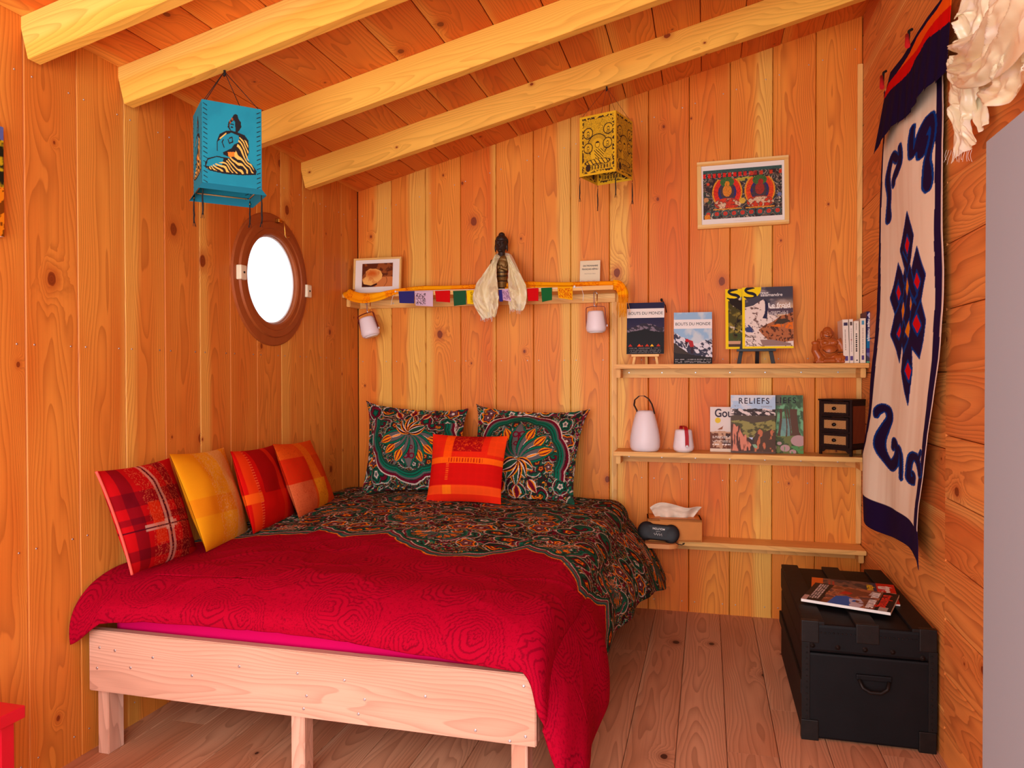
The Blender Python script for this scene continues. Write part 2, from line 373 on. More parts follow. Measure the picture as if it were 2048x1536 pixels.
# --- back wall
P = Planks(); jx = [0, .214, .425, .637, .846, 1.061, 1.269, 1.481, 1.688, 1.898, 2.104, 2.312, 2.517, W]
for a, b in zip(jx, jx[1:]): P.add((a+.0012, D, -.02), (1, 0, 0), (0, 0, 1), b-a-.0026, zc(b)+.05, .025, .0035)
wb = st(P.build('wall_back', M['wall'])); MB().box((-.05, D+.026, -.1), (W+.05, D+.06, 3.4)).build('light_block_backing', M['dark_back'], wb)
sp = []
for a, b in zip(jx, jx[1:]):
    for x in (a+.03, b-.035): sp += [(x, D, zc(x)-.15), (x, D, 1.33), (x, D, .055)] + ([(x, D, .70)] if x > 1.5 else [])
screws('screw_heads', sp, (0, -1, 0), wb)
# --- right wall: boards lie flat, two runs meeting at an upright joint
P = Planks()
zs = [-.02, .11, .285, .461, .653, .853, 1.055, 1.259, 1.46, 1.668, 1.864, 2.07, 2.275, 2.48, 2.70, 2.92, 3.2]
zd = [-.02, .16, .395, .60, .80, 1.01, 1.259, 1.42, 1.64, 1.855, 2.07, 2.275, 2.48, 2.70, 2.92, 3.2]
for a, b in zip(zs, zs[1:]): P.add((W, Y0, a), (0, 0, 1), (0, 1, 0), b-a-.003*(random.random() < .7), 2.66-Y0, .03, .004)
for a, b in zip(zd, zd[1:]): P.add((W, 2.66, a), (0, 0, 1), (0, 1, 0), b-a-.003*(random.random() < .7), D-2.66, .03, .004)
wr = st(P.build('wall_right', M['wall_r'])); MB().box((W+.031, Y0, -.1), (W+.06, D+.06, 3.4)).build('light_block_backing', M['dark_back'], wr)
# --- ceiling and floor
P = Planks(); ca = math.atan(SL); cx = [0, .17, .37, .575, .778, .977, 1.177, 1.376, 1.573, 1.767, 1.962, 2.157, 2.352, 2.545, W+.02]
for a, b in zip(cx, cx[1:]): P.add((a, Y0, zc(a)), (math.cos(ca), 0, math.sin(ca)), (0, 1, 0), (b-a)/math.cos(ca)-.0035, D-Y0+.03, -.022, .003)
ce = st(P.build('ceiling', M['ceil']))
m = MB(); m.box((-.1, Y0, 0), ((W+.2)/math.cos(ca), D+.1, .03), M=Matrix.Translation((0, 0, Z0+.026)) @ Matrix.Rotation(-ca, 4, 'Y')); m.build('light_block_backing', M['dark_back'], ce)
P = Planks(); x = 1.728-.164*11
while x < W+.1:
    y = Y0 - random.random()*1.5
    while y < D:
        L = 1.3+random.random()*1.2; P.add((x, y, 0), (1, 0, 0), (0, 1, 0), .1622, min(L, D+.02-y)-.001, .022, .0022); y += L
    x += .164
fl = st(P.build('floor', M['floor'])); MB().box((-.1, Y0, -.06), (W+.1, D+.1, -.023)).build('light_block_backing', M['dark_back'], fl)
# --- rafters (butt on the left wall), slightly out of square like in the photo
n = 1
for y0 in (1.22, 1.787, 2.166, 2.775, 3.372, .62, .1):
    L = 2.95
    o = beam('trim_%d' % n, (0, 0, -.131), (L, .045, 0), M['beam'], along=0, bev=.0015, loc=(-.01, y0, Z0-.002), rot=(0, -ca, .032 if y0 > 1.5 else 0)); st(o); n += 1
for a, b in (((1.497, D-.022, .0), (1.523, D-.001, 1.64)), ((W-.026, D-.014, .41), (W-.002, D-.001, 2.78))):
    o = beam('trim_%d' % n, a, b, M['shelf'], along=2, bev=.002); st(o); n += 1
# ------------------------------------------------------------------ round window
wn = thing('window_1', None, None, (0, PC[0], PC[1])); wn['kind'] = 'structure'
RX = Matrix.Rotation(PI/2, 4, 'Y')
M['terracotta'] = plain('brown_painted_wood', (158, 78, 30), .55, noise=.15, nscale=25); M['white_paint'] = plain('white_paint', (238, 236, 232), .4)
m = MB(); m.lathe([(.208, -.012), (.208, .012), (.214, .018), (.236, .018), (.240, .023), (.268, .023), (.272, .013), (.306, .011), (.311, .006), (.311, -.004), (.235, -.004), (.235, -.012)], 96, RX, cap=False)
fo = m.build('window_frame', M['terracotta'], wn); fo.data.polygons.foreach_set('use_smooth', [False]*len(fo.data.polygons))
m = MB(); m.lathe([(.209, -.055), (.203, -.012), (.2, -.006), (.2075, -.004), (.2075, -.010), (.2125, -.055)], 96, RX, cap=False); m.build('window_ring', M['white_paint'], wn)
k = NT('window_glass'); k.b.inputs['Transmission Weight'].default_value = 1; k.b.inputs['Roughness'].default_value = 0; k.b.inputs['IOR'].default_value = 1.01; M['glass'] = k.m
m = MB(); m.lathe([(0, -.014), (.204, -.014), (.204, -.010), (0, -.010)], 64, RX); m.build('pane', M['glass'], wn)
M['cream'] = plain('cream_plastic', (232, 220, 186), .4)
for y, s in ((-.268, 1), (.296, -1)):
    m = MB(); m.box((.0, -.022, -.032), (.03, .022, .032), .006); c = m.build('latch', M['cream'], wn, (.006, y*.98, .0 if s > 0 else -.022))
    c['label'] = 'cream latch block'
    MB().lathe([(.005, 0), (.005, .002), (0, .002)], 12, RX).build('latch_screw', M['black'], c, (.03, 0, 0))
M['brass'] = plain('brass', (214, 160, 70), .3, 1.0)
m = MB(); m.tube([(.02, 0, .02), (.04, 0, .015), (.042, 0, -.01), (.042, .005, -.045), (.044, .012, -.056), (.048, .026, -.054), (.05, .032, -.048)], .003); m.box((0, -.014, .012), (.022, .014, .03), .003)
m.build('hook', M['brass'], wn, (.012, .03, .262))
# ------------------------------------------------------------------ bed
bed = thing('bed_frame', 'pale pine plank bed frame with square legs under the crimson duvet', 'bed frame', (0, 1.98, 0))
FY = 1.98
beam('footboard', (.037, 0, .222), (1.535, .032, .422), M['bed'], bed, 0, .003, rnd=.31)
for a, b in (((.040, .033, 0), (.082, .10, .222)), ((.757, .034, 0), (.803, .085, .222)), ((1.455, .034, 0), (1.502, .10, .222)),
             ((.06, 1.86, 0), (.13, 1.94, .222)), ((1.44, 1.86, 0), (1.51, 1.94, .222))):
    beam('leg', a, b, M['bed'], bed, 2, .002)
beam('side_rail', (1.503, .034, .222), (1.535, 1.96, .38), M['bed'], bed, 1, .002)
beam('side_rail', (.037, .034, .222), (.067, 1.96, .38), M['bed'], bed, 1, .002)
for i in range(8): beam('slat', (.068, .14+i*.235, .335), (1.50, .24+i*.235, .355), M['bed'], bed, 0, .002)
for x, z in ((.08, .366), (.14, .362), (.07, .298), (.20, .312), (.285, .353), (.43, .31), (.60, .356), (.83, .29), (.80, .355), (.82, .25), (1.02, .30), (1.21, .33), (1.0, .255), (1.36, .25), (1.50, .39), (1.505, .25), (1.46, .232), (.955, .35)):
    MB().lathe([(.0045, 0), (.0045, .001), (.003, .0018), (.0008, .0008), (0, .0008)], 10, Matrix.Rotation(PI/2, 4, 'X')).build('screw', M['screw'], bed, (x, 0, z))
m = MB(); m.box((.09, 2.03, .357), (1.5, 3.96, .54), .03)
mt = m.build('mattress', M['pl'], smooth=True); tag(mt, 'mattress in magenta fitted sheet showing above the pine footboard', 'mattress')
# --- paisley painting
PAL = {k: lin(v) for k, v in dict(dk=(30, 44, 36), gr=(16, 104, 78), mg=(34, 74, 56), ma=(112, 14, 38), dm=(62, 12, 26), gy=(98, 92, 90), og=(240, 136, 18), wh=(222, 204, 188), bk=(30, 22, 20), bl=(52, 66, 92)).items()}
def paisley(x, y, seed=0):
    wx = x + .07*fbm(x*5, y*5, seed+1, 3); wy = y + .07*fbm(x*5+9, y*5, seed+2, 3)
    cs = .115; gx, gy = np.floor(wx/cs), np.floor(wy/cs); c = base(x, (0, 0, 0)) + PAL['dk']
    best = np.full(len(x), 1e9); hid = np.zeros(len(x)); ax = 0*x; ay = 0*x
    for i in (-1, 0, 1):
        for j in (-1, 0, 1):
            px = (gx+i+.5+.7*(_h(gx+i, gy+j, seed+5)-.5))*cs; py = (gy+j+.5+.7*(_h(gx+i, gy+j, seed+6)-.5))*cs
            d = np.hypot(wx-px, wy-py); t = d < best
            best = np.where(t, d, best); hid = np.where(t, _h(gx+i, gy+j, seed+7), hid); ax = np.where(t, wx-px, ax); ay = np.where(t, wy-py, ay)
    an = np.arctan2(ay, ax) + 6.28*hid; rr = best*(1+.16*np.cos(5*an)*(hid > .35)) + .009*an*(hid <= .35)
    k = np.floor(rr/.0075).astype(int); f = rr/.0075 - k
    pals = [[PAL[q] for q in s.split()] for s in ('og ma og dk gr dk ma dk', 'gr gr dk ma ma dk gr mg', 'wh ma gy ma og dk gr dk', 'ma og ma dk mg gr dk ma', 'gy wh gr dk gr ma dk mg')]
    hi = (hid*4.999).astype(int)
    for h in range(5):
        for q in range(8): c = np.where(((hi == h) & (np.minimum(k, 7) == q))[:, None], pals[h][q], c)
    n2 = fbm(x*22, y*22, seed+3, 3); bgm = ss(.040, .048, best)
    bands = np.floor((n2+.5)*16) % 6
    bc = c*0
    for i, q in enumerate(('dk', 'mg', 'ma', 'dk', 'gr', 'dm')): bc = np.where((bands == i)[:, None], PAL[q], bc)
    lf = (n2+.5)*16 % 1; bc = over(bc, (lf < .16)*(bands % 3 == 1), PAL['og']); bc = over(bc, (lf < .15)*(bands % 3 == 2)*.8, PAL['wh'])
    c = over(c, bgm, bc); c = over(c, (f < .2)*(k > 0)*(k < 6)*.75, PAL['bk'])
    c = over(c, (np.abs(best-.046) < .0018)*.8, PAL['wh'])
    return c
def petal(p, q, ang, r0, L, wd):
    a, b = p*math.sin(ang)+q*math.cos(ang), p*math.cos(ang)-q*math.sin(ang)
    t = np.clip((a-r0)/L, 1e-3, 1-1e-3); return np.where((a > r0) & (a < r0+L), np.abs(b)/(wd*np.sin(PI*t**.8)**.75+1e-4), 9.0)
def palmette(c, x, y, cx, cy, s, rot, mask=1.0):
    p0, q0 = (x-cx)/s, (y-cy)/s; p = p0*math.cos(rot)+q0*math.sin(rot); q = -p0*math.sin(rot)+q0*math.cos(rot)
    th = np.arctan2(p, q); r = np.hypot(p, q*.95); R = 1.0+.07*np.abs(np.cos(th*4.5)); ins = (q > -.12-.25*np.abs(p)) 
    e = r/R
    for a, col in ((1.02, 'wh'), (1.0, 'ma'), (.95, 'dk'), (.94, 'gy'), (.91, 'gr'), (.87, 'dk'), (.855, 'gr'), (.82, 'dk'), (.805, 'mg')): c = over(c, (e < a)*ins*mask, PAL[col])
    inner = paisley(x*1.5+3, y*1.5+1, 31); c = np.where(((e < .78)*ins*(mask > 0))[:, None].astype(bool), inner*.85, c)
    for i in range(-3, 4):
        a = i*.42; d = petal(p, q, a, .08, .74, .135 if i else .17)
        for dd, col in ((1.25, 'bk'), (1.15, 'gr'), (.85, 'dk'), (.75, 'gy')): c = over(c, (d < dd)*mask, PAL[col])
        if i:
            d2 = petal(p, q, a, .45, .3, .085); c = over(c, (d2 < 1)*mask, PAL['og']); c = over(c, (d2 < .66)*mask, PAL['ma']); c = over(c, (d2 < .3)*mask, PAL['og'])
            d3 = petal(p, q, a, .2, .28, .03); c = over(c, (d3 < 1)*mask, PAL['wh']); c = over(c, (d3 < .6)*mask, PAL['og'])
        else:
            for b_ in (-1, 1):
                d3 = np.abs(np.hypot(p-b_*.07, q-.55)-.055); c = over(c, (d3 < .016)*mask, PAL['ma']); c = over(c, (np.abs(np.hypot(p-b_*.05, q-.35)-.035) < .012)*mask, PAL['ma'])
            c = over(c, (np.abs(p) < .018)*(q > .1)*(q < .6)*mask, PAL['ma'])
    for i in (-2, 2):   # big side leaves
        pass
    for i in (-2, -1, 0, 1, 2):
        d = petal(p, q, PI+i*.55, -.02, .50 if i == 0 else .42, .10)
        for dd, col in ((1.35, 'og'), (1.1, 'dm'), (.72, 'wh'), (.5, 'mg')): c = over(c, (d < dd)*mask, PAL[col])
    for i in (-1, 0, 1):
        d = petal(p, q, PI+i*.6, .46, .26, .07)
        for dd, col in ((1.3, 'wh'), (1.0, 'og'), (.6, 'ma')): c = over(c, (d < dd)*mask, PAL[col])
    return c
# --- duvet: s runs across the bed and down its right side, t runs from the foot hem to the head
bpx = [(444, 1098), (513, 1093), (615, 1084), (641, 1076), (690, 1095), (776, 1088), (807, 1110), (872, 1134), (961, 1125), (1053, 1105), (1121, 1127), (1159, 1158)]
BND = [(-.1, 2.50)] + [tuple(onZ(x, y, .583 if x > 600 else .565)[:2]) for x, y in bpx] + [(1.66, 2.50), (1.74, 2.63), (1.84, 2.53), (1.96, 2.50)]
BX, BY = [b[0] for b in BND], [b[1] for b in BND]
SMAX = 1.93; T0, T1 = 0.0, 2.0
def duvet_pos(U, V):
    s = .012 + U*(SMAX-.012); t = V*2.02
    # along the bed
    rf = .205; rz = .115
    yl = 2.10; arc = rf*PI/2; dn = .004
    tt = t - dn                                     # t < dn : straight fall, then arc, then flat
    ang = np.clip(tt/rf, 0, PI/2)
    y = np.where(tt < 0, 1.957, np.where(tt < arc, 1.957+rf*(1-np.cos(ang)), 1.957+rf+(tt-arc)))
    dropf = np.where(tt < 0, rz-tt, np.where(tt < arc, rz*(1-np.sin(ang)), 0))
    # across
    xe = 1.50; r = .085; a = np.clip((s-xe)/r, 0, PI/2); down = np.clip(s-xe-r*PI/2, 0, None)
    x = np.where(s < xe, s, xe + r*np.sin(a)) ; drops = np.where(s < xe, 0, r*(1-np.cos(a))) + down*.97
    k = down/.3
    x = x + .045*np.sin(np.clip(k, 0, 1)*PI*.8) + down*.12 + down*ss(2.9, 3.5, y)*.42 - .0*k
    x = x - .025*ss(2.35, 2.0, y)*ss(1.5, 1.62, s) + .03*np.sin(PI*np.clip(k*.8, 0, 1))*ss(2.35, 2.0, y)
    x = x + (.02*np.sin(y*8.5+1)+.012*np.sin(y*19+s*4))*np.clip(k, 0, 1)*(1-ss(3.3, 3.7, y)*.5)
    dome = .575 + .028*np.sin(np.clip(s/1.5, 0, 1)*PI) + .012*ss(2.3, 3.3, y)
    z = dome - dropf - drops
    z = z + .020*fbm(s*3.0+2, y*3.0, 21, 3) + .014*np.exp(-((y-2.35)/.12)**2)*np.sin(s*9+y*7)*.5
    rg = 1-np.abs(fbm(s*4+y*3, y*5-s*4, 33, 2))*7; z = z + .004*np.clip(rg, 0, 1)**3
    y = y + .035*ss(1.55, 1.75, s)*ss(2.1, 1.957, y)*(.4+.6*np.sin(s*24)**2)
    y = y - .018*np.exp(-((dropf-.09)/.06)**2)*(dropf > 0) + .02*fbm(s*5, z*9, 8, 2)*(dropf > .01)
    z = z + .018*(1-ss(.5, 1.3, s))*ss(.03, .1, dropf) - .095*np.exp(-(s/.09)**2)*ss(.02, .16, dropf)*1.1 - (.004+.05*ss(1.50, 1.62, s))*ss(.03, .12, dropf)
    z = z + ss(1.62, 1.9, s)*(.06*ss(2.2, 2.6, y)-.075*ss(3.3, 3.75, y)) - ss(1.55, 1.9, s)*.15*ss(2.30, 1.97, y)
    x = np.maximum(x, .012)
    return x, y, z
def duvet_col(U, V):
    s = .012 + U*(SMAX-.012); t = V*2.02; y = 1.957+.205+(t-.004-.322); y = np.where(t < .326, 1.957+t*.63, y)
    b = np.interp(s, BX, BY); d = y-b
    # scallops along the boundary
    d = d + .012*np.abs(np.sin(s*38))
    red = base(s, (160, 1, 34)); 
    wx = s+.05*fbm(s*4, t*4, 40, 3); wy = t+.05*fbm(s*4+3, t*4, 41, 3)
    cs = .19; gx, gy = np.floor(wx/cs), np.floor(wy/cs); best = np.full(len(s), 1e9); hd = 0*s; aa = 0*s
    for i in (-1, 0, 1):
        for j in (-1, 0, 1):
            px = (gx+i+.5+.5*(_h(gx+i, gy+j, 45)-.5))*cs; py = (gy+j+.5+.5*(_h(gx+i, gy+j, 46)-.5))*cs
            dd = np.hypot(wx-px, (wy-py)*.8); q = dd < best; best = np.where(q, dd, best); hd = np.where(q, _h(gx+i, gy+j, 47), hd); aa = np.where(q, np.arctan2(wy-py, wx-px), aa)
    rr = best*(1+.42*np.cos(aa-hd*6.28)); rr = rr + np.where(rr > .05, .004*np.abs(np.cos(aa*9)), .003*np.cos(aa*5))
    ln = np.abs((rr/.013) % 1-.5) < .13; dots = (np.abs((rr/.016) % 1-.5) > .3)*(np.sin(aa*24) > .55)*((rr/.013).astype(int) % 3 == 1)
    red = over(red, (ln*(rr < .10))*.6, lin((96, 0, 20))); red = over(red, dots*.5, lin((96, 0, 20)))
    f2 = fbm(s*30, t*30, 50, 3); red = over(red, (np.abs(f2 % .12-.06) < .012)*(rr >= .10)*.5, lin((120, 0, 22)))
    c = paisley(s*.9, y*.9, 11)
    for cx_, cy_, rt in ((.75, 3.05, PI), (1.25, 3.2, 0), (.35, 3.1, .3), (.95, 2.78, PI), (1.42, 2.75, PI-.3), (.55, 3.5, 1), (1.05, 3.55, 2), (.30, 2.72, PI)):
        c = palmette(c, s, y, cx_, cy_, .13, rt)
    c = palmette(c, s, y, 1.79, 3.62, .20, -1.2)
    c = palmette(c, s, y, 1.74, 2.86, .12, 3.4)
    for a, col in ((.085, 'dk'), (.075, 'gr'), (.066, 'dk'), (.058, 'wh'), (.052, 'ma'), (.038, 'gy'), (.026, 'gr'), (.018, 'bl'), (.008, 'og')):
        c = over(c, (d < a)*1.0, PAL[col])
    c = over(c, (d < .0), lin((40, 0, 12)))
    m = (d < -.002)
    return np.where(m[:, None], red, c)
dv = grid('duvet', 700, 620, duvet_pos, duvet_col, M['duvet'], solid=-.014)
tag(dv, 'crimson duvet with dark paisley upper half spread over the bed and hanging down its side', 'duvet')
# --- pillows and cushions from four corner points
def cushion(name, label, cat, BLc, BRc, TLc, TRc, thick, paint, n=120, parent=None, group=None, flange=0.0, curv=.05, mat='cloth'):
    A, B, C_, D_ = (np.array(q, float) for q in (BLc, BRc, TLc, TRc))
    ctr = (A+B+C_+D_)/4; nx = np.cross(B-A, C_-A); nx /= np.linalg.norm(nx)    # points away from the wall
    o = thing(name, label, cat, tuple((A+B)/2), group=group); off = (A+B)/2
    def shape(sign):
        def f(U, V):
            u, v = 2*U-1, 2*V-1
            uu = u*(1-curv*(1-v*v)*np.abs(u)**2); vv = v*(1-curv*(1-u*u)*np.abs(v)**2)
            if flange: uu = uu + flange*.05*np.abs(v)**6*u*np.abs(u); vv = vv + flange*.07*np.abs(u)**6*v*np.abs(v)
            a, b = (uu+1)/2, (vv+1)/2
            P_ = (A[:, None]*(1-a)*(1-b) + B[:, None]*a*(1-b) + C_[:, None]*(1-a)*b + D_[:, None]*a*b)
            fu, fv = np.clip((1-np.abs(u)*(1+.13*flange)), 0, 1), np.clip((1-np.abs(v)*(1+.13*flange)), 0, 1)
            h = thick/2*(1-(1-fu)**2.6)**.75*(1-(1-fv)**2.6)**.75 + .0015*(sign > 0)
            h = h*(1+.35*fbm(u*2.2+ctr[1]*9, v*2.2, 5, 2)) 
            if flange: h = h + .006*np.sin(u*21+v*3)*(np.maximum(np.abs(u), np.abs(v)) > .8)
            P_ = P_ + nx[:, None]*(h*sign) - off[:, None]
            return P_[0], P_[1], P_[2]
        return f
    f = grid('front_cover', n, n, shape(1), paint, M[mat], o)
    g = grid('back_cover', n//3, n//3, shape(-1), paint, M[mat], o)
    return o, shape(1)
def pl_left(U, V):
    x, y = U*.62, V*.52; c = paisley(x, y, 3); c = palmette(c, x, y, .31, .33, .26, PI)
    return c
def pl_right(U, V):
    x, y = U*.62, V*.52; c = paisley(x, y, 9)
    return palmette(c, x, y, .29, .19, .27, .05)
cushion('pillow', 'large dark paisley pillow at the left of the headboard end, flared top corner', 'pillow', onY(726, 985, 3.66), onY(930, 985, 3.64), onY(737, 808, 3.9), onY(932, 822, 3.9), .17, pl_left, 230, group='paisley pillows at the head of the bed', flange=1, curv=.07)
cushion('pillow', 'large dark paisley pillow at the right, beside the upright batten', 'pillow', onY(930, 1000, 3.62), onY(1146, 1006, 3.62), onY(957, 815, 3.88), onY(1174, 824, 3.9), .17, pl_right, 230, group='paisley pillows at the head of the bed', flange=1, curv=.07)
def c_red_check(U, V):
    c = base(U, (232, 40, 16)); c = over(c, (V < .62)*(V > .22)*1., lin((214, 20, 14))); c = over(c, (V > .70)*(U > .28)*(U < .72), lin((170, 12, 14)))
    c = over(c, (U > .22)*(U < .33)*(V > .6), lin((255, 84, 10))); c = over(c, (np.abs(V-.57) < .045), lin((255, 100, 14))); c = over(c, (np.abs(V-.15) < .06), lin((245, 76, 22)))
    c = over(c, (U > .24)*(U < .36)*(np.abs(V-.15) < .06), lin((255, 120, 20))); c = over(c, (V > .66)*(U > .80)*.6, lin((250, 80, 20)))
    n = fbm(U*26, V*26, 4, 2); c = over(c, (np.abs(n) < .03)*(V > .70)*(U > .28)*(U < .72)*.8, lin((235, 70, 20)))
    c = over(c, (np.sin(U*170) > .3)*(np.abs(V-.57) < .03)*(U > .3)*(U < .75), lin((190, 40, 10))); c = over(c, (U > .27)*(U < .31)*(V > .28)*(V < .52)*(np.sin(V*200) > 0)*.6, lin((255, 110, 30)))
    return over(c, (np.sin(U*500)*np.sin(V*500) > .2)*.12, lin((120, 8, 8)))
cushion('cushion', 'square red and orange checked cushion leaning between the two paisley pillows', 'cushion', onY(852, 1004, 3.42), onY(1002, 1009, 3.42), onY(866, 868, 3.56), onY(1016, 872, 3.56), .13, c_red_check, 150, curv=.05)
def c1(U, V):
    c = base(U, (196, 14, 22)); D1 = lin((84, 8, 26)); O = lin((226, 56, 18)); Wh = lin((222, 190, 170))
    for a, b in ((.10, .22), (.66, .80)): c = over(c, (U > a)*(U < b)*.6, D1)
    for a, b in ((.10, .20), (.60, .74), (.44, .5)): c = over(c, (V > a)*(V < b)*.55, D1)
    c = over(c, (U > .30)*(U < .44)*(V > .22)*(V < .62)*.8, O); c = over(c, (np.abs(U-.5) < .045)*.55, Wh); c = over(c, (np.abs(U-.5) < .014), D1)
    c = over(c, (np.abs(V-.38) < .03)*(U > .2)*(U < .6)*.6, Wh); c = over(c, (np.abs(V-.38) < .009)*(U < .85), D1); c = over(c, (np.abs(U-.5) < .06)*(np.abs(V-.38) < .05)*.8, Wh)
    c = over(c, (np.abs(U-.5) < .014)+(np.abs(V-.38) < .009), D1)
    n = fbm(U*14, V*14, 6, 3); return over(c, (np.abs(n % .14-.07) < .012)*(np.abs(U-.55) < .28)*.6, lin((235, 120, 80)))
def c2(U, V):
    c = base(U, (236, 156, 20)); c = over(c, (U > .35)*(U < .62)*.6, lin((240, 180, 40))); c = over(c, (V > .34)*(V < .52)*.5, lin((226, 120, 16)))
    c = over(c, (U > .60)*(U < .84)*.55, lin((222, 176, 108))); c = over(c, (U > .86)*.4, lin((230, 150, 20)))
    n = fbm(U*16, V*16, 7, 3); return over(c, (np.abs(n % .13-.065) < .012)*(U > .3)*.45, lin((240, 200, 140)))
def c3(U, V):
    c = base(U, (214, 18, 12)); c = over(c, (V > .44)*(U > .25)*.7, lin((150, 8, 16))); c = over(c, (np.abs(U-.10) < .06)*.8, lin((240, 66, 14))); c = over(c, (np.abs(U-.64) < .05)*.7, lin((228, 50, 18)))
    c = over(c, (np.abs(V-.40) < .06)*(U < .2), lin((250, 96, 20))); return over(c, (np.sin(V*190) > .2)*(np.abs(U-.17) < .02)*.7, lin((250, 110, 60)))
def c4(U, V):
    c = base(U, (230, 90, 22)); c = over(c, (V > .45)*(V < .78)*(U < .42)*.9, lin((216, 36, 12))); c = over(c, (V < .45)*(U < .38), lin((226, 108, 60)))
    c = over(c, (U > .42)*(U < .66)*(V < .45), lin((240, 160, 30))); c = over(c, (U > .42)*(U < .6)*(V > .45)*.7, lin((238, 130, 26))); c = over(c, (U > .6)*(V > .45)*(V < .78)*.7, lin((206, 66, 16)))
    n = fbm(U*18, V*18, 9, 2); return over(c, (np.abs(n % .13-.065) < .010)*.45, lin((190, 60, 20)))
CG = 'cushions in a row along the left wall'
cs = [((262, 1150), (398, 1112), (190, 943), (338, 916), c1, 'dark red tartan cushion with pale crossing stripe, nearest the foot of the bed', 1),
      ((412, 1104), (502, 1078), (338, 908), (447, 895), c2, 'golden yellow cushion between the two red ones on the bed', 0),
      ((506, 1068), (594, 1042), (460, 903), (548, 889), c3, 'plain red and dark red block cushion between the yellow and orange ones', 0),
      ((598, 1040), (674, 1009), (545, 888), (620, 880), c4, 'orange and yellow patchwork cushion, farthest along the left wall', 0)]
M['piping'] = plain('pink_piping', (226, 84, 70), .7)
for i, (bl, br, tl, tr, f, lab, pip) in enumerate(cs):
    BLc, BRc, TLc, TRc = onX(*bl, .215), onX(*br, .11), onX(*tl, .14), onX(*tr, .04)
    dz = .585-min(BLc[2], BRc[2]); o, fn = cushion('cushion', lab, 'cushion', BLc, BRc, TLc, TRc, .10, f, 150, group=CG, curv=.05)
    if pip:
        V = np.linspace(0, 1, 40); X, Y_, Z = fn(V*0+.002, V); mb = MB(); mb.tube([(X[i_]+.002, Y_[i_], Z[i_]) for i_ in range(40)], .0045, 8); mb.build('piping', M['piping'], o)
# ------------------------------------------------------------------ shelves
def shelf(name, label, x0, x1, z, depth, th=.022, cleat=(.047, .02), brackets=(), mat='shelf', grp=None):
    o = thing(name, label, 'shelf', ((x0+x1)/2, D, z), group=grp); cx_ = (x0+x1)/2
    beam('board', (x0-cx_, -depth, -th), (x1-cx_, -.002, 0), M[mat], o, 0, .002)
    if cleat: beam('cleat', (x0+.02-cx_, -cleat[1]-.002, -th-cleat[0]), (x1-.01-cx_, -.002, -th-.0005), M[mat], o, 0, .002)
    for b in brackets:
        m = Planks(); beam('bracket', (b-.012-cx_, -depth*.75, -th-cleat[0]), (b+.012-cx_, -cleat[1]-.003, -th-.0005), M[mat], o, 1, .003)
    n_ = int((x1-x0)/.17)
    for i in range(n_):
        MB().lathe([(.0045, 0), (.0045, .001), (.003, .0018), (0, .001)], 10, Matrix.Rotation(PI/2, 4, 'X')).build('screw', M['screw'], o, (x0-cx_+.06+i*.172, -cleat[1]-.002, -th-.02))
    return o
shelf('wall_shelf', 'top pine shelf above the pillows carrying the dark statue', .002, 1.525, 1.708, .20, brackets=(.014,))
shelf('wall_shelf', 'pine shelf with the magazine stands and white paperbacks', 1.528, W-.004, 1.303, .20, brackets=(1.545, W-.02))
shelf('wall_shelf', 'pine shelf with the round lamps and the small drawer chest', 1.528, W-.004, .857, .20, brackets=(1.545, W-.02))
o = shelf('wall_shelf', 'lowest narrow pine ledge with the wooden tissue box', 1.63, W-.004, .405, .155, brackets=(W-.02,))
m = MB(); m.bm.free(); m.bm = bmesh.new()
pts = [(1.62, -.15), (1.62, -.235), (1.66, -.26)] + [(1.80+.05*math.cos(a), -.21+.05*math.sin(a)) for a in np.linspace(-PI/2, 0, 8)] + [(1.85, -.15)]
cxs = (1.63+W-.004)/2
top = [m.bm.verts.new((x-cxs, y, .002)) for x, y in pts]; bot = [m.bm.verts.new((x-cxs, y, -.02)) for x, y in pts]
m.bm.faces.new(top); m.bm.faces.new(bot[::-1])
for i in range(len(pts)): j = (i+1) % len(pts); m.bm.faces.new((top[i], bot[i], bot[j], top[j]))
M['shelf_plain'] = plain('pine_plain', (224, 150, 88), .5, noise=.08, nscale=9)
m.build('rounded_extension', M['shelf_plain'], o)
# ------------------------------------------------------------------ flat prints
def sheet(parent, name, w, h, y, paint, mat='print', ppm=900, z0=0.0):
    nu, nv = max(8, int(w*ppm)), max(8, int(h*ppm))
    return grid(name, nu, nv, lambda U, V: ((U-.5)*w, 0*U+y, z0+V*h), lambda U, V: paint(U, V), M[mat], parent, smooth=False)
RT = (PI/2, 0, 0)
def magazine(label, w, h, t, loc, rz, lean, paint, texts=(), name='magazine', group=None, cat='magazine', rx=None, ppm=900, flat=False):
    o = thing(name, label, cat, loc, (lean, 0, rz) if not flat else (0, 0, 0), group)
    if flat: o.rotation_euler = (-PI/2, 0, 0); o.rotation_euler = (Matrix.Rotation(rz, 3, 'Z') @ Matrix.Rotation(-PI/2, 3, 'X')).to_euler()
    MB().box((-w/2, -t/2, 0), (w/2, t/2, h), .0006).build('pages', M['paper'], o)
    sheet(o, 'front_cover', w, h, -t/2-.0006, paint, ppm=ppm)
    for tx in texts:
        body, x, z, size, mat = tx[:5]; kw = tx[5] if len(tx) > 5 else {}
        text('lettering', body, size, M[mat], o, (x*w-w/2, -t/2-.0012, z*h), RT, **kw)
    return o
def ridge(U, V, b, amp, f, s): return V < b + amp*2*fbm(U*f, 0*U+s*.37, s, 5)
def snowcol(U, V, s, a=(60, 58, 70), b=(226, 214, 212), fx=14, thr=0.0):
    n = fbm(U*fx*1.3+V*fx*.8, V*fx*1.6, s, 5); return lin(a) + (lin(b)-lin(a))*ss(thr-.03, thr+.05, n)[:, None]
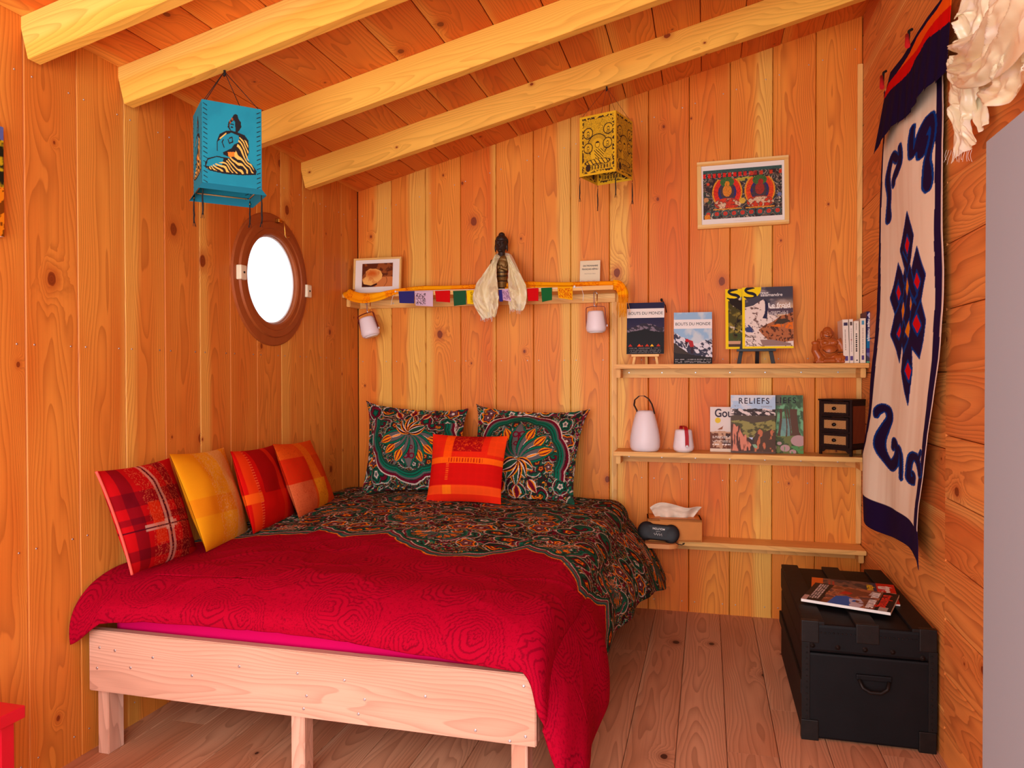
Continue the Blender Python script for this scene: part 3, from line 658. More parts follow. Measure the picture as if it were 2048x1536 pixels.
def bars(c, U, V, rows, x0, x1, col, s, h=.008):
    for i, v in enumerate(rows): c = over(c, (np.abs(V-v) < h)*(U > x0)*(U < x1)*(vn(U*70, 0*U+i, s) > .35)*.8, lin(col))
    return c
def p_bouts1(U, V):
    c = base(U, (34, 30, 62)); c = over(c, 1-ss(.3, .75, V), lin((56, 44, 70)))
    mt_ = V < .50 + .09*np.exp(-((U-.42)/.2)**2) + .06*np.exp(-((U-.68)/.16)**2) + .05*fbm(U*9, 0*U, 3, 4)
    sc = snowcol(U, V, 4, (48, 40, 52), (126, 110, 122), 10); c = np.where((mt_ & (V > .36))[:, None], sc, c)
    c = over(c, (V < .47-.10*np.abs(U-.5)+.05*fbm(U*7, 0*U, 6)), lin((24, 22, 24)))
    for x, s_, col in ((.34, .05, (255, 80, 8)), (.42, .03, (210, 50, 8)), (.68, .045, (255, 190, 30)), (.55, .05, (200, 50, 10)), (.10, .05, (190, 40, 20)), (.85, .05, (190, 40, 10))):
        c = over(c, (V > .145)*(V < .145+s_*1.0-np.abs(U-x)*.9), lin(col))
    c = over(c, V < .145, lin((18, 15, 17))); c = bars(c, U, V, (.11, .075, .05, .025), .08, .92, (120, 112, 110), 7)
    return over(c, (V > .70)*(V < .885), lin((238, 226, 214)))
def p_bouts2(U, V):
    c = base(U, (150, 186, 214)); c = over(c, ss(.0, .2, fbm(U*4, V*4, 3)+.05), lin((200, 210, 214)))
    c = np.where((V < .56 - .25*ss(0, .5, U)*.6 + .10*np.abs(U-.5) + .13*fbm(U*8, 0*U, 5, 5))[:, None], snowcol(U, V, 8, (58, 58, 76), (222, 218, 222), 9, -.02), c)
    c = over(c, (V < .42-.55*U+.05*fbm(U*10, 0*U, 12)), lin((66, 56, 50))); c = over(c, (V < .22-.1*U+.03*fbm(U*14, 0*U, 13)), lin((44, 38, 38)))
    c = over(c, np.hypot((U-.35), (V-.45)*1.3) < .045, lin((196, 24, 36))); c = over(c, pin(U, V, [(.38, .47), (.5, .44), (.53, .33), (.44, .31), (.40, .38)]), lin((176, 40, 46)))
    c = over(c, pin(U, V, [(.43, .32), (.53, .33), (.51, .2), (.45, .2)]), lin((60, 40, 50))); c = over(c, pin(U, V, [(.30, .42), (.36, .43), (.34, .32), (.31, .33)]), lin((54, 30, 36)))
    c = over(c, V < .11, lin((24, 20, 22))); c = bars(c, U, V, (.085, .05, .025), .04, .96, (180, 172, 168), 8)
    return over(c, (V > .68)*(V < .86), lin((240, 230, 222)))
def salam(U, V, c):
    Y = lin((246, 212, 10)); c = over(c, (U < .055)+(V < .035), Y)
    q = lambda L: [((x-440+(y-75)*.06)/945*1.02, 1-(y-60)/1205*1.02) for x, y in L]
    c0 = c.copy(); c = over(c, pin(U, V, q([(430, 40), (792, 40), (790, 110), (765, 170), (710, 235), (690, 215), (625, 258), (555, 272), (505, 250), (482, 262), (505, 302), (440, 275)])), Y)
    s = smooth_pts([((x-440)/945, 1-(y-60)/1205, w_/945) for x, y, w_ in ((668, 78, 8), (600, 74, 26), (530, 92, 30), (505, 130, 20), (560, 168, 26), (640, 188, 30), (690, 225, 22), (640, 256, 8), (540, 262, 14), (478, 246, 12))])
    return over(c, dvar(U, V*1.275, [(a, b*1.275, w_) for a, b, w_ in s]) < 0, lin((34, 30, 36)))
def p_sal1(U, V):
    c = base(U, (70, 66, 76)); c = over(c, ss(-.05, .15, fbm(U*3, V*6, 4, 5)), lin((160, 146, 146))); c = over(c, ss(.62, .75, U)*ss(.85, .6, V), lin((206, 170, 130)))
    sn = snowcol(U, V, 5, (120, 92, 84), (232, 214, 200), 16, -.13)
    peak = pin(U, V, [(0, .66), (.22, .70), (.33, .76), (.42, .795), (.50, .70), (.52, .55), (.75, .5), (1, .45), (1, 0), (0, 0)]); c = np.where(peak[:, None], sn, c)
    c = over(c, pin(U, V, [(.44, .80), (.49, .76), (.52, .68), (.50, .58), (.49, .48), (.40, .49), (.45, .58), (.455, .70)]), lin((40, 38, 66)))
    c = over(c, pin(U, V, [(.5, .66), (.75, .655), (1, .65), (1, .56), (.7, .55), (.52, .55)]), lin((84, 66, 78)))
    br = pin(U, V, [(.32, .30), (.45, .38), (.60, .43), (.75, .52), (1, .58), (1, .12), (.8, .10), (.55, .10), (.40, .22)]); n = fbm(U*26, V*26, 9, 3)
    bc = lin((176, 104, 62)) + (lin((92, 50, 30))-lin((176, 104, 62)))*ss(0, .1, n)[:, None]; c = np.where(br[:, None], bc, c)
    c = over(c, pin(U, V, [(.55, .36), (.75, .40), (1, .42), (1, .30), (.75, .34)])*(n > -.05), lin((226, 112, 24))); c = over(c, pin(U, V, [(.62, .40), (.7, .47), (.85, .48), (.95, .44), (.8, .39)]), lin((70, 56, 44)))
    c = over(c, pin(U, V, [(.04, .42), (.14, .38), (.24, .28), (.20, .26), (.04, .27)])*(fbm(U*20, V*20, 2) > -.08), lin((56, 66, 110)))
    c = over(c, pin(U, V, [(.35, .14), (.6, .14), (.95, .08), (.95, .04), (.4, .04)]), lin((150, 120, 110)))
    c = bars(c, U, V, (.595, .572, .55), .52, .9, (230, 220, 210), 3, .006); c = bars(c, U, V, (.205, .185, .14, .12, .07, .05), .08, .27, (60, 46, 42), 5, .006); c = bars(c, U, V, (.655,), .53, .95, (245, 240, 230), 9, .011)
    return salam(U, V, c)
def p_sal2(U, V):
    n = fbm(U*9, V*11, 2, 5); c = base(U, (74, 66, 26)); c = over(c, ss(.02, .2, n), lin((150, 130, 50))); c = over(c, ss(.15, .25, fbm(U*14, V*14, 8, 4)), lin((214, 196, 170)))
    n2 = np.abs(fbm(U*5, V*5, 12, 4)); c = over(c, ss(.035, .015, n2), lin((34, 24, 18))); c = over(c, dline(U, V, [(.15, .8), (.4, .65), (.55, .4), (.7, .25), (.9, .1)]) < .07, lin((40, 28, 20)))
    c = over(c, (V < .26)*(n > -.1)*.8, lin((70, 84, 40))); c = over(c, (V < .13)*(V > .08), lin((206, 156, 120))); c = over(c, (V < .08), lin((80, 56, 40)))
    return salam(U, V, c)
def p_rel1(U, V):
    c = base(U, (176, 198, 220)); c = over(c, ss(-.02, .12, fbm(U*3, V*7, 4)), lin((214, 214, 218)))
    c = over(c, (V < .72)*1., lin((196, 190, 196))); c = np.where((V < .765+.07*fbm(U*7, 0*U, 4, 5))[:, None], snowcol(U, V*1.6, 9, (62, 48, 46), (226, 208, 200), 9, .02), c)
    c = over(c, (V < .645+.05*fbm(U*9, 0*U+3, 4)), lin((88, 72, 56))); n = fbm(U*8, V*16, 6, 4)
    g = pin(U, V, [(0, .55), (.2, .57), (.5, .52), (.8, .55), (1, .60), (1, .35), (.6, .36), (.5, .26), (.3, .27), (.22, .42)]); gc = lin((150, 140, 76))+(lin((84, 78, 44))-lin((150, 140, 76)))*ss(-.04, .08, n)[:, None]
    c = np.where(g[:, None], gc, c); c = over(c, (V < .44-.3*np.abs(U-.35)+.06*fbm(U*12, 0*U, 7))*(~g), lin((66, 52, 42)))
    r = pin(U, V, [(0, .48), (.08, .5), (.13, .45), (.2, .48), (.22, .38), (.28, .3), (.34, .32), (.4, .2), (.46, .15), (.45, .05), (.2, .03), (0, .04)]); f = fbm(U*22, V*5, 12, 3)
    c = np.where(r[:, None], lin((214, 132, 104))+(lin((84, 48, 38))-lin((214, 132, 104)))*ss(-.03, .05, f)[:, None], c)
    r2 = pin(U, V, [(.5, .1), (.55, .34), (.65, .42), (.75, .36), (.9, .42), (1, .36), (1, 0), (.5, 0)]); c = np.where(r2[:, None], lin((84, 60, 44))+(lin((196, 112, 74))-lin((84, 60, 44)))*ss(.08, .12, fbm(U*16, V*9, 14, 4))[:, None], c)
    c = over(c, pin(U, V, [(.40, .27), (.5, .27), (.48, .23)]), lin((190, 200, 230))); c = over(c, pin(U, V, [(.48, .15), (.55, .155), (.6, .12), (.58, .08), (.52, .10)]), lin((140, 176, 140)))
    return over(c, V < .03, lin((96, 74, 62)))
def p_rel2(U, V):
    c = base(U, (84, 120, 84)); c = over(c, ss(-.03, .06, fbm(U*7, V*7, 3, 4)), lin((120, 176, 130))); c = over(c, ss(.0, .06, fbm(U*9, V*9, 8, 4))*(V > .5), lin((70, 92, 66)))
    c = over(c, (U < .55)*(V > .82)*.9, lin((98, 90, 80))); c = over(c, (V > .3)*(V < .6)*(U > .5)*(U < .75)*.7, lin((120, 156, 156)))
    for x, w_ in ((.36, .02), (.50, .025), (.42, .01), (.62, .012), (.84, .075), (.70, .012)):
        c = over(c, (np.abs(U-x-.04*np.sin(V*5+x*9)) < w_*(1+.8*ss(.4, .2, V)))*(V > .24)*(V < .76), lin((96, 66, 50)))
    c = over(c, (V < .30+.05*fbm(U*8, 0*U, 5)), lin((112, 120, 66))); c = over(c, ss(.02, .06, fbm(U*12, V*12, 20, 4))*(V < .28), lin((70, 84, 50)))
    for x, y, r in ((.90, .22, .16), (.62, .09, .10), (.35, .10, .09), (.50, .17, .05), (.25, .03, .12), (.78, .03, .07)): c = over(c, np.hypot(U-x, (V-y)*1.7) < r, lin((186, 150, 148)))
    return over(c, (U > .6)*(V < .13)*(fbm(U*14, V*14, 9) > -.02)*.9, lin((88, 150, 84)))
def p_goup(U, V):
    c = base(U, (226, 210, 200)); c = over(c, ss(.66, .3, V)*.5, lin((206, 180, 160)))
    c = over(c, (V < .47+.05*fbm(U*9, 0*U, 4, 4)-.10*np.abs(U-.3)), lin((196, 150, 116))); n = fbm(U*10, V*10, 6, 4)
    c = over(c, (V < .42+.08*fbm(U*7, 0*U, 9, 4))*(n > -.04), lin((110, 56, 30))); c = over(c, (V < .4)*(V > .18)*(U > .4)*(n > .0), lin((62, 30, 22)))
    c = over(c, pin(U, V, [(.22, .50), (.34, .55), (.40, .585), (.38, .56), (.36, .5), (.26, .49)]), lin((150, 84, 50)))
    c = over(c, np.hypot(U-.23, (V-.70)*1.35) < .085, lin((226, 190, 40))); c = bars(c, U, V, (.34, .31, .25, .22), .07, .6, (236, 220, 205), 3, .009); c = bars(c, U, V, (.165,), .07, .95, (246, 236, 226), 5, .014)
    return over(c, V < .07, lin((228, 206, 180)))
SZ2, SZ3 = 1.303, .857
def at(px, py, Y): return onY(px, py, Y)
B = {'bold': .02}
def easel(label, cx_, y, z, w_, h_, mat, leg_h, mid=False):
    o = thing('display_easel', label, 'easel', (cx_, y, z)); mm = M[mat]; t = .0095 if mid else .0065
    MB().box((-w_/2, -.022, leg_h-.006), (w_/2, .004, leg_h+.006), .001).build('ledge', mm, o)
    for s in (-1, 1):
        m = MB(); m.box((-t, -.005, 0), (t, .005, h_), .001, Matrix.Translation((s*w_*.44, -.006, 0)) @ rotm(-.16, -s*.17, 0)); m.build('leg', mm, o)
    m = MB(); m.box((-t, -.005, 0), (t, .005, h_*.85), .001, Matrix.Translation((.01 if mid else 0, .075, 0)) @ rotm(.33, 0, 0)); m.build('rear_leg', mm, o)
    return o
M['easel_pine'] = plain('easel_pine', (240, 190, 110), .5, noise=.05); M['easel_black'] = plain('easel_black', (24, 20, 22), .45)
# shelf two
easel('small pale wooden easel holding the night mountain magazine', 1.682, 3.875, SZ2, .14, .16, 'easel_pine', .046)
magazine('magazine with a night mountain and glowing tents on a pale easel', .190, .268, .008, (1.682, 3.862, SZ2+.0535), .0, -.13, p_bouts1, [('BOUTS DU MONDE', .5, .79, .0215, 'ink', {'sx': .93})])
magazine('magazine with a red climber on snowy ridges leaning on the wall', .190, .268, .009, (1.92, 3.875, SZ2+.001), .03, -.16, p_bouts2, [('BOUTS DU MONDE', .5, .77, .0215, 'ink', {'sx': .93})])
m = MB(); m.tube([onY(1321, 598, 3.985), onY(1326, 603, 3.98), onY(1331, 612, 3.975), onY(1333, 625, 3.97)], .0025); m.ell(onY(1323, 600, 3.985), (.006, .006, .009))
tag(m.build('wall_hook', M['black']), 'black bent hook on the wall above the night mountain magazine', 'hook')
e_ = easel('black easel carrying the two yellow-edged magazines', 2.225, 3.88, SZ2, .185, .2, 'easel_black', .068, True)
magazine('magazine with an old twisted tree, behind the snowy peak one on the black easel', .25, .31, .004, (2.205, 3.888, SZ2+.075), .03, -.16, p_sal2)
o = magazine('yellow-edged magazine with a snowy pointed peak standing on the black easel', .24, .312, .005, (2.280, 3.866, SZ2+.0755), .0, -.15, p_sal1, [('revue', .52, .905, .017, 'ink_white', {'bold': .005, 'align': 'RIGHT'}), ('salamandre', .58, .868, .023, 'ink_white', {'bold': .005}), ('Le froid', .73, .695, .033, 'ink_white', {'bold': .015})])
# shelf three
magazine('partly hidden pale magazine with a fox and yellow dot, left of the mountain cover', .165, .228, .006, (2.088, 3.905, SZ3+.001), 0, -.12, p_goup, [('Goupil', .13, .855, .058, 'ink_purple', {'bold': .02, 'align': 'LEFT', 'sx': .85})])
magazine('magazine with painted forest and boulders tucked behind the mountain cover', .225, .29, .008, (2.338, 3.90, SZ3+.001), 0, -.10, p_rel2, [('RELIEFS', .52, .905, .041, 'ink', {'bold': .012, 'space': 1.25, 'sx': .92})])
magazine('magazine with a painted snowy range and green valley beside the fox one', .213, .29, .009, (2.212, 3.872, SZ3+.001), 0, -.10, p_rel1, [('RELIEFS', .52, .895, .041, 'ink_purple', {'bold': .012, 'space': 1.22, 'sx': .92}), ('SOMMETS', .80, .80, .010, 'ink_grey', {'space': 1.2}), ('N° 5', .13, .81, .010, 'ink_grey')])
# ------------------------------------------------------------------ lamps
M['lamp_shade'] = plain('frosted_white', (240, 226, 226), .45, sss=.25)
M['lamp_red'] = plain('red_strap', (176, 14, 26), .45); M['lamp_wine'] = plain('wine_strap', (120, 16, 22), .5); M['strap_black'] = plain('black_strap', (30, 24, 26), .6)
def strap(pts, wdir, wid, th=.002):
    m = MB(); pts = [Vector(p) for p in pts]; wv = Vector(wdir).normalized()*wid/2; rows = []
    for i, p in enumerate(pts):
        t = (pts[min(i+1, len(pts)-1)]-pts[max(i-1, 0)]).normalized(); nn = t.cross(wv).normalized()*th/2
        rows.append([m.bm.verts.new(p+a) for a in (wv+nn, -wv+nn, -wv-nn, wv-nn)])
    for a, b in zip(rows, rows[1:]):
        for i in range(4): m.bm.faces.new((a[i], a[(i+1) % 4], b[(i+1) % 4], b[i]))
    m.bm.faces.new(rows[0]); m.bm.faces.new(rows[-1][::-1]); return m
p = at(1290, 901, 3.87)
o = thing('table_lamp', 'large white egg-shaped lamp with a looped black strap on the lower shelf', 'lamp', (p[0], 3.87, SZ3+.001))
MB().lathe([(0, 0), (.060, 0), (.070, .006), (.076, .022), (.077, .05), (.074, .08), (.068, .115), (.060, .15), (.051, .182), (.044, .20), (.036, .208), (0, .209)], 48).build('shade', M['lamp_shade'], o)
strap([(-.044, -.012, .170), (-.036, -.01, .178), (-.034, -.01, .19), (-.042, -.008, .21), (-.055, -.006, .235), (-.052, -.004, .262), (-.03, 0, .282), (-.005, 0, .283), (.018, 0, .268), (.035, 0, .24), (.044, 0, .21), (.048, 0, .19)], (.25, 1, 0), .018, .003).build('strap', M['strap_black'], o)
MB().lathe([(.006, 0), (.006, .004), (0, .005)], 12, Matrix.Translation((-.040, -.022, .176)) @ rotm(PI/2)).build('rivet', M['strap_black'], o)
def small_lamp(label, loc, rot=(0, 0, 0), swung=False, group=None):
    o = thing('lantern_lamp', label, 'lamp', loc, rot, group)
    MB().lathe([(0, .004), (.043, .004), (.050, .012), (.0525, .026), (.050, .045), (.046, .075), (.0425, .105), (.038, .113), (0, .114)], 40).build('shade', M['lamp_shade'], o)
    MB().lathe([(0, 0), (.035, 0), (.037, .002), (.037, .006), (0, .006)], 32).build('base', M['white_plastic'], o)
    if swung:
        a = [(-.051, 0, .035), (-.0505, 0, .08), (-.049, 0, .128), (-.045, 0, .135), (-.02, 0, .138), (0, 0, .139), (.02, 0, .138), (.045, 0, .135), (.049, 0, .128), (.0515, 0, .08), (.054, 0, .035)]
        s_ = strap(a, (0, 1, 0), .016).build('handle', M['lamp_wine'], o)
        MB().lathe([(.006, 0), (.006, .005), (0, .006)], 14, Matrix.Translation((.055, 0, .036)) @ rotm(0, PI/2, 0)).build('button', M['white_plastic'], o)
    else:
        a = [(-.012, .048, .03), (-.013, .047, .08), (-.014, .044, .118), (-.012, .036, .128), (-.004, .01, .131), (.006, -.02, .130), (.012, -.036, .125), (.015, -.046, .112), (.018, -.051, .08), (.019, -.056, .03)]
        strap(a, (1, .25, 0), .018).build('handle', M['lamp_red'], o)
        MB().lathe([(.007, 0), (.007, .004), (0, .005)], 14, Matrix.Translation((.019, -.0575, .032)) @ rotm(PI/2)).build('button', M['white_plastic'], o)
    return o
p = at(1367, 903, 3.87)
small_lamp('small white lamp with a bright red strap standing on the lower shelf', (p[0], 3.87, SZ3+.001))
def carabiner(label, top, bot):
    a, b = Vector(top), Vector(bot); o = thing('carabiner', label, 'carabiner', tuple(a), group='carabiners under the top shelf'); d = b-a; L = d.length; r = .010
    pts = [(r*math.cos(t), 0, -r+r*math.sin(t)) for t in np.linspace(0, PI, 9)] + [(-r*.8, 0, -L+r)] + [(r*.8*math.cos(t), 0, -L+r*.8+r*.8*math.sin(t)) for t in np.linspace(PI, 2*PI, 9)]
    q = Vector((0, 0, -1)).rotation_difference(d).to_matrix().to_4x4() @ Matrix.Rotation(.7, 4, 'Z')
    m = MB(); m.tube([q @ Vector(x) for x in pts], .003, 8); m.build('body', M['screw'], o)
    m = MB(); m.tube([q @ Vector(x) for x in ((r*.8, 0, -L+r), (r, 0, -L*.5), (r, 0, -r))], .0026, 8); m.build('gate', M['brass'], o)
    return o
def eye(p, name='screw_hook'):
    pass
# hanging lamps: the left one hangs askew, the right one straight
ct, cb = onY(737, 596, 3.86), onY(737, 625, 3.84)
carabiner('carabiner above the tilted lamp at the left end of the top shelf', ct, cb)
o = small_lamp('white lamp with dark wire handle hanging askew by the corner', tuple(np.array(onY(738, 672, 3.84))+np.array((.008, 0, -.002))), (0, -.30, 0), True, 'lamps hanging under the top shelf')
Rm = Matrix.Rotation(-.30, 3, 'Y'); top_local = Rm @ Vector((.022, 0, .1365)); o.location = Vector(cb) - top_local + Vector((0, 0, -.001)); 
ct, cb = onY(1191, 584, 3.86), onY(1191, 613, 3.84)
carabiner('carabiner above the straight lamp at the right end of the top shelf', ct, cb)
o = small_lamp('white lamp with wine red handle hanging straight near the upright batten', (0, 0, 0), (0, -.03, 0), True, 'lamps hanging under the top shelf')
Rm = Matrix.Rotation(-.03, 3, 'Y'); o.location = Vector(cb) - Rm @ Vector((0, 0, .1365)) + Vector((0, 0, -.001))
# ------------------------------------------------------------------ framed pictures
def framed(name, label, ctr, w, h, roll, fw, dep, frame_mat, mat_w, paint, ppm=700, picbox=None, lean=0):
    o = thing(name, label, 'picture', ctr, (lean, roll, 0))
    for k_, (a, b, al) in enumerate((((-w/2, 0, h/2-fw), (w/2, dep, h/2), 0), ((-w/2, 0, -h/2), (w/2, dep, -h/2+fw), 0), ((-w/2, 0, -h/2+fw), (-w/2+fw, dep, h/2-fw), 2), ((w/2-fw, 0, -h/2+fw), (w/2, dep, h/2-fw), 2))):
        beam('frame_side', a, b, M[frame_mat], o, al, .0012)
    MB().box((-w/2+fw*.6, dep*.45, -h/2+fw*.6), (w/2-fw*.6, dep-.001, h/2-fw*.6)).build('mount', M['paper'], o)
    x0, x1, z0, z1 = picbox
    grid('print', int((x1-x0)*ppm), int((z1-z0)*ppm), lambda U, V: (x0+U*(x1-x0), 0*U+dep*.45-.0008, z0+V*(z1-z0)), lambda U, V: paint(U, V), M['print'], o, smooth=False)
    return o
M['frame_light'] = wood('light_frame', (240, 196, 116), (230, 170, 84), (244, 206, 136), ring=.2, knots=0.0)
def p_thangka(U, V):
    A = 1.55; x = U*A; c = base(U, (70, 58, 56)); n = fbm(x*9, V*9, 3, 4); n2 = fbm(x*17, V*17, 7, 3)
    for a, b, col in ((.04, .09, (60, 76, 50)), (.09, .13, (46, 46, 76)), (.13, .17, (206, 182, 150)), (-.12, -.08, (120, 90, 70)), (-.3, -.14, (54, 40, 40)), (-.06, -.045, (210, 190, 160))): c = over(c, (n > a)*(n < b), lin(col))
    c = over(c, (V > .84)*(V < .93)*(np.sin(x*62) > -.2)*ss(1.3, .7, x), lin((224, 34, 18))); c = over(c, (V > .84)*(V < .92)*(np.sin(x*34) > .5)*ss(.8, 1.0, x), lin((206, 60, 24))); c = over(c, (V > .94), lin((60, 90, 84)))
    c = over(c, (V < .82)*(V > .74)*(np.abs(x-.78) < .25)*(n2 > .0), lin((190, 176, 60)))
    for cx_, gx, ro in ((.48, .0, (226, 44, 22)), (1.12, .1, (232, 70, 20))):
        r = np.hypot((x-cx_)/.285, (V-.53)/.33); c = over(c, (r < 1)*(r > .64)*(V < .80), lin(ro)); c = over(c, (np.abs(r-1) < .05)*(V < .8), lin((236, 150, 30))); c = over(c, (r < .64), lin((74, 60, 66)))
        c = over(c, (r < .62)*(r > .48)*(n2 > -.03), lin((52, 44, 110)))
        c = over(c, np.hypot((x-cx_)/.14, (V-.74)/.10) < 1, lin((70, 110, 50))); c = over(c, np.hypot((x-cx_-gx*.2)/.05, (V-.70)/.06) < 1, lin((224, 140, 30) if gx == 0 else (170, 40, 30)))
        c = over(c, np.hypot((x-cx_)/.09, (V-.56)/.12) < 1, lin((226, 138, 36) if gx == 0 else (160, 50, 36)))
        c = over(c, np.hypot((x-cx_)/.26, (V-.30)/.12) < 1, lin((150, 62, 44))); c = over(c, (np.hypot((x-cx_)/.25, (V-.30)/.11) < 1)*(n2 > .02), lin((216, 60, 24))); c = over(c, (np.hypot((x-cx_)/.27, (V-.28)/.12) < 1)*(n2 < -.07), lin((226, 190, 150)))
        c = over(c, (np.abs(V-.19) < .012)*(np.abs(x-cx_) < .28), lin((226, 150, 40)))
    for i in range(9):
        xx = .1+i*.17; c = over(c, np.hypot((x-xx)/.07, (V-.10)/.07) < 1, lin((66, 96, 90))); c = over(c, np.hypot((x-xx)/.045, (V-.10)/.045) < 1, lin((206, 60, 40)))
    for xx, yy, s_, col in ((.1, .72, .03, (226, 70, 30)), (.12, .35, .04, (70, 84, 50)), (.08, .04, .06, (236, 140, 30)), (.06, .40, .05, (214, 150, 90)), (.78, .34, .06, (226, 180, 60)), (1.5, .42, .04, (110, 120, 160))): c = over(c, np.hypot(x-xx, V-yy) < s_, lin(col))
    c = over(c, np.abs(n2 % .06-.03) < .0045, lin((30, 22, 22))*1.0); return c
a, b, c_, d_ = onY(1392, 325, 3.972), onY(1575, 310, 3.972), onY(1581, 446, 3.972), onY(1397, 459, 3.972)
ctr = (a+b+c_+d_)/4; wd = (np.linalg.norm(b-a)+np.linalg.norm(c_-d_))/2; ht = (np.linalg.norm(a-d_)+np.linalg.norm(b-c_))/2
o = framed('picture_frame', 'pale wood framed colourful painting of two seated deities on the back wall', tuple(ctr), wd, ht, -.012, .021, .022, 'frame_light', 0, p_thangka, 800, (-wd/2+.030, wd/2-.032, -ht/2+.048, ht/2-.045))
for i, (s_, x_) in enumerate((('Mandala, galerie Namaste - Kathmandu', .0),)):
    text('caption', '-- ----- ------- --------- --- ----', .008, M['ink_grey'], o, (x_, .0075, -ht/2+.034), RT)
def p_bread(U, V):
    c = base(U, (96, 42, 18)); n = fbm(U*9, V*6, 4, 4); c = over(c, ss(-.05, .1, n), lin((150, 78, 34))); c = over(c, (V < .42)*(U > .45), lin((206, 122, 62))); c = over(c, (np.abs(U-.72-.1*np.sin(V*6)) < .008)*(V < .4), lin((120, 56, 24)))
    b = pin(U, V, [(.01, .34), (.13, .45), (.12, .66), (.25, .78), (.45, .77), (.60, .68), (.67, .50), (.64, .34), (.5, .18), (.3, .06), (.06, .13)]); d = np.hypot((U-.33)/.36, (V-.52)/.40)
    bc = lin((240, 180, 96))+(lin((206, 96, 26))-lin((240, 180, 96)))*(ss(.9, .2, d)*ss(.2, .6, V))[:, None]
    c = np.where(b[:, None], bc, c); c = over(c, b*(n > .12)*.4, lin((196, 80, 20))); c = over(c, pin(U, V, [(.01, .34), (.06, .13), (.3, .06), (.5, .16), (.5, .08), (.3, .0), (.02, .05)]), lin((60, 18, 10)))
    return c
a, b, c_ = onY(700, 511, 3.90), onY(797, 514, 3.90), onY(797, 583, 3.90); wd, ht = b[0]-a[0], .5*(a[2]+b[2])-c_[2]
wd = .295; ht = .21
framed('picture_frame', 'small pale framed photograph of a bread roll on the top shelf', (.165, 3.905, 1.7105+ht/2+.002), wd, ht, .0, .010, .018, 'frame_light', 0, p_bread, 900, (-.095, .095, -.062, .074), lean=-.08)
# left wall picture at the edge of the view
def p_leaf(U, V):
    n = fbm(U*10, V*12, 5, 4); c = base(U, (30, 30, 20)); c = over(c, ss(.0, .1, n), lin((190, 160, 20))); c = over(c, (V < .45)*1., lin((226, 130, 20))); c = over(c, (V < .45)*(n > .08), lin((120, 60, 10))); return over(c, (V > .88), lin((90, 100, 160)))
o = thing('canvas_print', 'autumn tree canvas print on the left wall, cut by the left edge', 'picture', (.0, 1.53, 1.81))
MB().box((.003, -.18, -.158), (.02, .178, .158), .001).build('canvas', M['paper'], o)
grid('print', 100, 120, lambda U, V: (0*U+.0208, -.18+U*.358, -.158+V*.316), p_leaf, M['print'], o, smooth=False)
# ------------------------------------------------------------------ booklet
magazine('thin cream booklet standing at the right end of the top shelf', .108, .152, .008, (1.385, 3.93, 1.709), 0, -.13, lambda U, V: over(base(U, (232, 216, 178)), (V < .30)*(V > .12)*(fbm(U*12, V*12, 4, 3) > .03)*.5, lin((220, 176, 150))),
         [('DICTIONNAIRE', .52, .81, .0115, 'ink_purple', {'bold': .02}), ('FRANÇAIS-NÉPALI', .50, .69, .0115, 'ink_purple', {'bold': .02, 'sx': .92}), ('Marie-Christine Cabaud', .5, .53, .006, 'ink_grey')], name='booklet', cat='book')
# ------------------------------------------------------------------ statue of a standing buddha with a scarf
M['bronze'] = plain('dark_bronze', (50, 34, 26), .5, .2, noise=.5, nscale=120, bump=.4)
M['bronze_gold'] = plain('gilt_bronze', (128, 92, 42), .45, .5, noise=.5, nscale=160, bump=.5)
p = onY(1003, 575, 3.885); o = thing('buddha_statue', 'dark bronze standing buddha statue with a cream scarf on the top shelf', 'statue', (p[0], 3.885, 1.709))
m = MB()
m.ell((0, 0, .248), (.032, .034, .040)); m.ell((0, -.004, .232), (.027, .030, .032)); m.ell((0, .004, .274), (.033, .034, .026)); m.ell((0, .006, .300), (.018, .02, .016))
m.ell((0, -.035, .243), (.0055, .008, .011)); m.ell((0, -.030, .225), (.012, .008, .004)); m.ell((0, -.028, .212), (.012, .01, .008))
for s in (-1, 1): m.ell((s*.033, 0, .232), (.005, .01, .024)); m.ell((s*.012, -.031, .251), (.009, .005, .004)); m.ell((s*.013, -.0315, .260), (.011, .005, .0025))
m.tube([(0, .002, .21), (0, .002, .17)], [.018, .022], 14)
h = fuse(m, 'head', M['bronze'], .0022, o, 1)
m = MB()   # curls
for i in range(110):
    z = random.uniform(-.25, 1); a = random.uniform(0, 2*PI); r = math.sqrt(1-z*z)
    if z < .25 and math.sin(a) < -.35: continue
    m.ell((r*math.cos(a)*.0335, .004+r*math.sin(a)*.0345, .262+z*.038), (.0038,)*3, seg=8)
hc = m.build('hair_curls', M['bronze'], o); hc['kind'] = 'stuff'
m = MB(); m.ell((0, .004, .165), (.050, .028, .030)); m.ell((0, .002, .14), (.042, .03, .045)); m.ell((0, 0, .10), (.034, .028, .05)); m.ell((0, 0, .05), (.034, .03, .05)); m.tube([(0, 0, .05), (0, 0, 0)], [.034, .038], 20)
for s in (-1, 1):
    m.tube([(s*.046, .0, .165), (s*.050, -.006, .13), (s*.034, -.026, .108), (s*.010, -.036, .118)], [.015, .014, .011, .008], 12)
    m.ell((s*.008, -.038, .122), (.008, .006, .014))
fuse(m, 'body', M['bronze_gold'], .0028, o, 1)
m = MB()
for z in (.118, .098, .078, .05): m.tube([(.034*math.cos(a), -.002+.031*math.sin(a), z+.004*math.sin(a)) for a in np.linspace(PI*1.02, PI*1.98, 14)], .0028, 6)
m.build('robe_folds', M['bronze'], o); MB().lathe([(0, 0), (.045, 0), (.045, .008), (.04, .012), (0, .012)], 32).build('base', M['bronze'], o)
M['silk'] = painted('cream_silk', .55, weave=.3, wscale=60, spec=.5, sheen=.3)
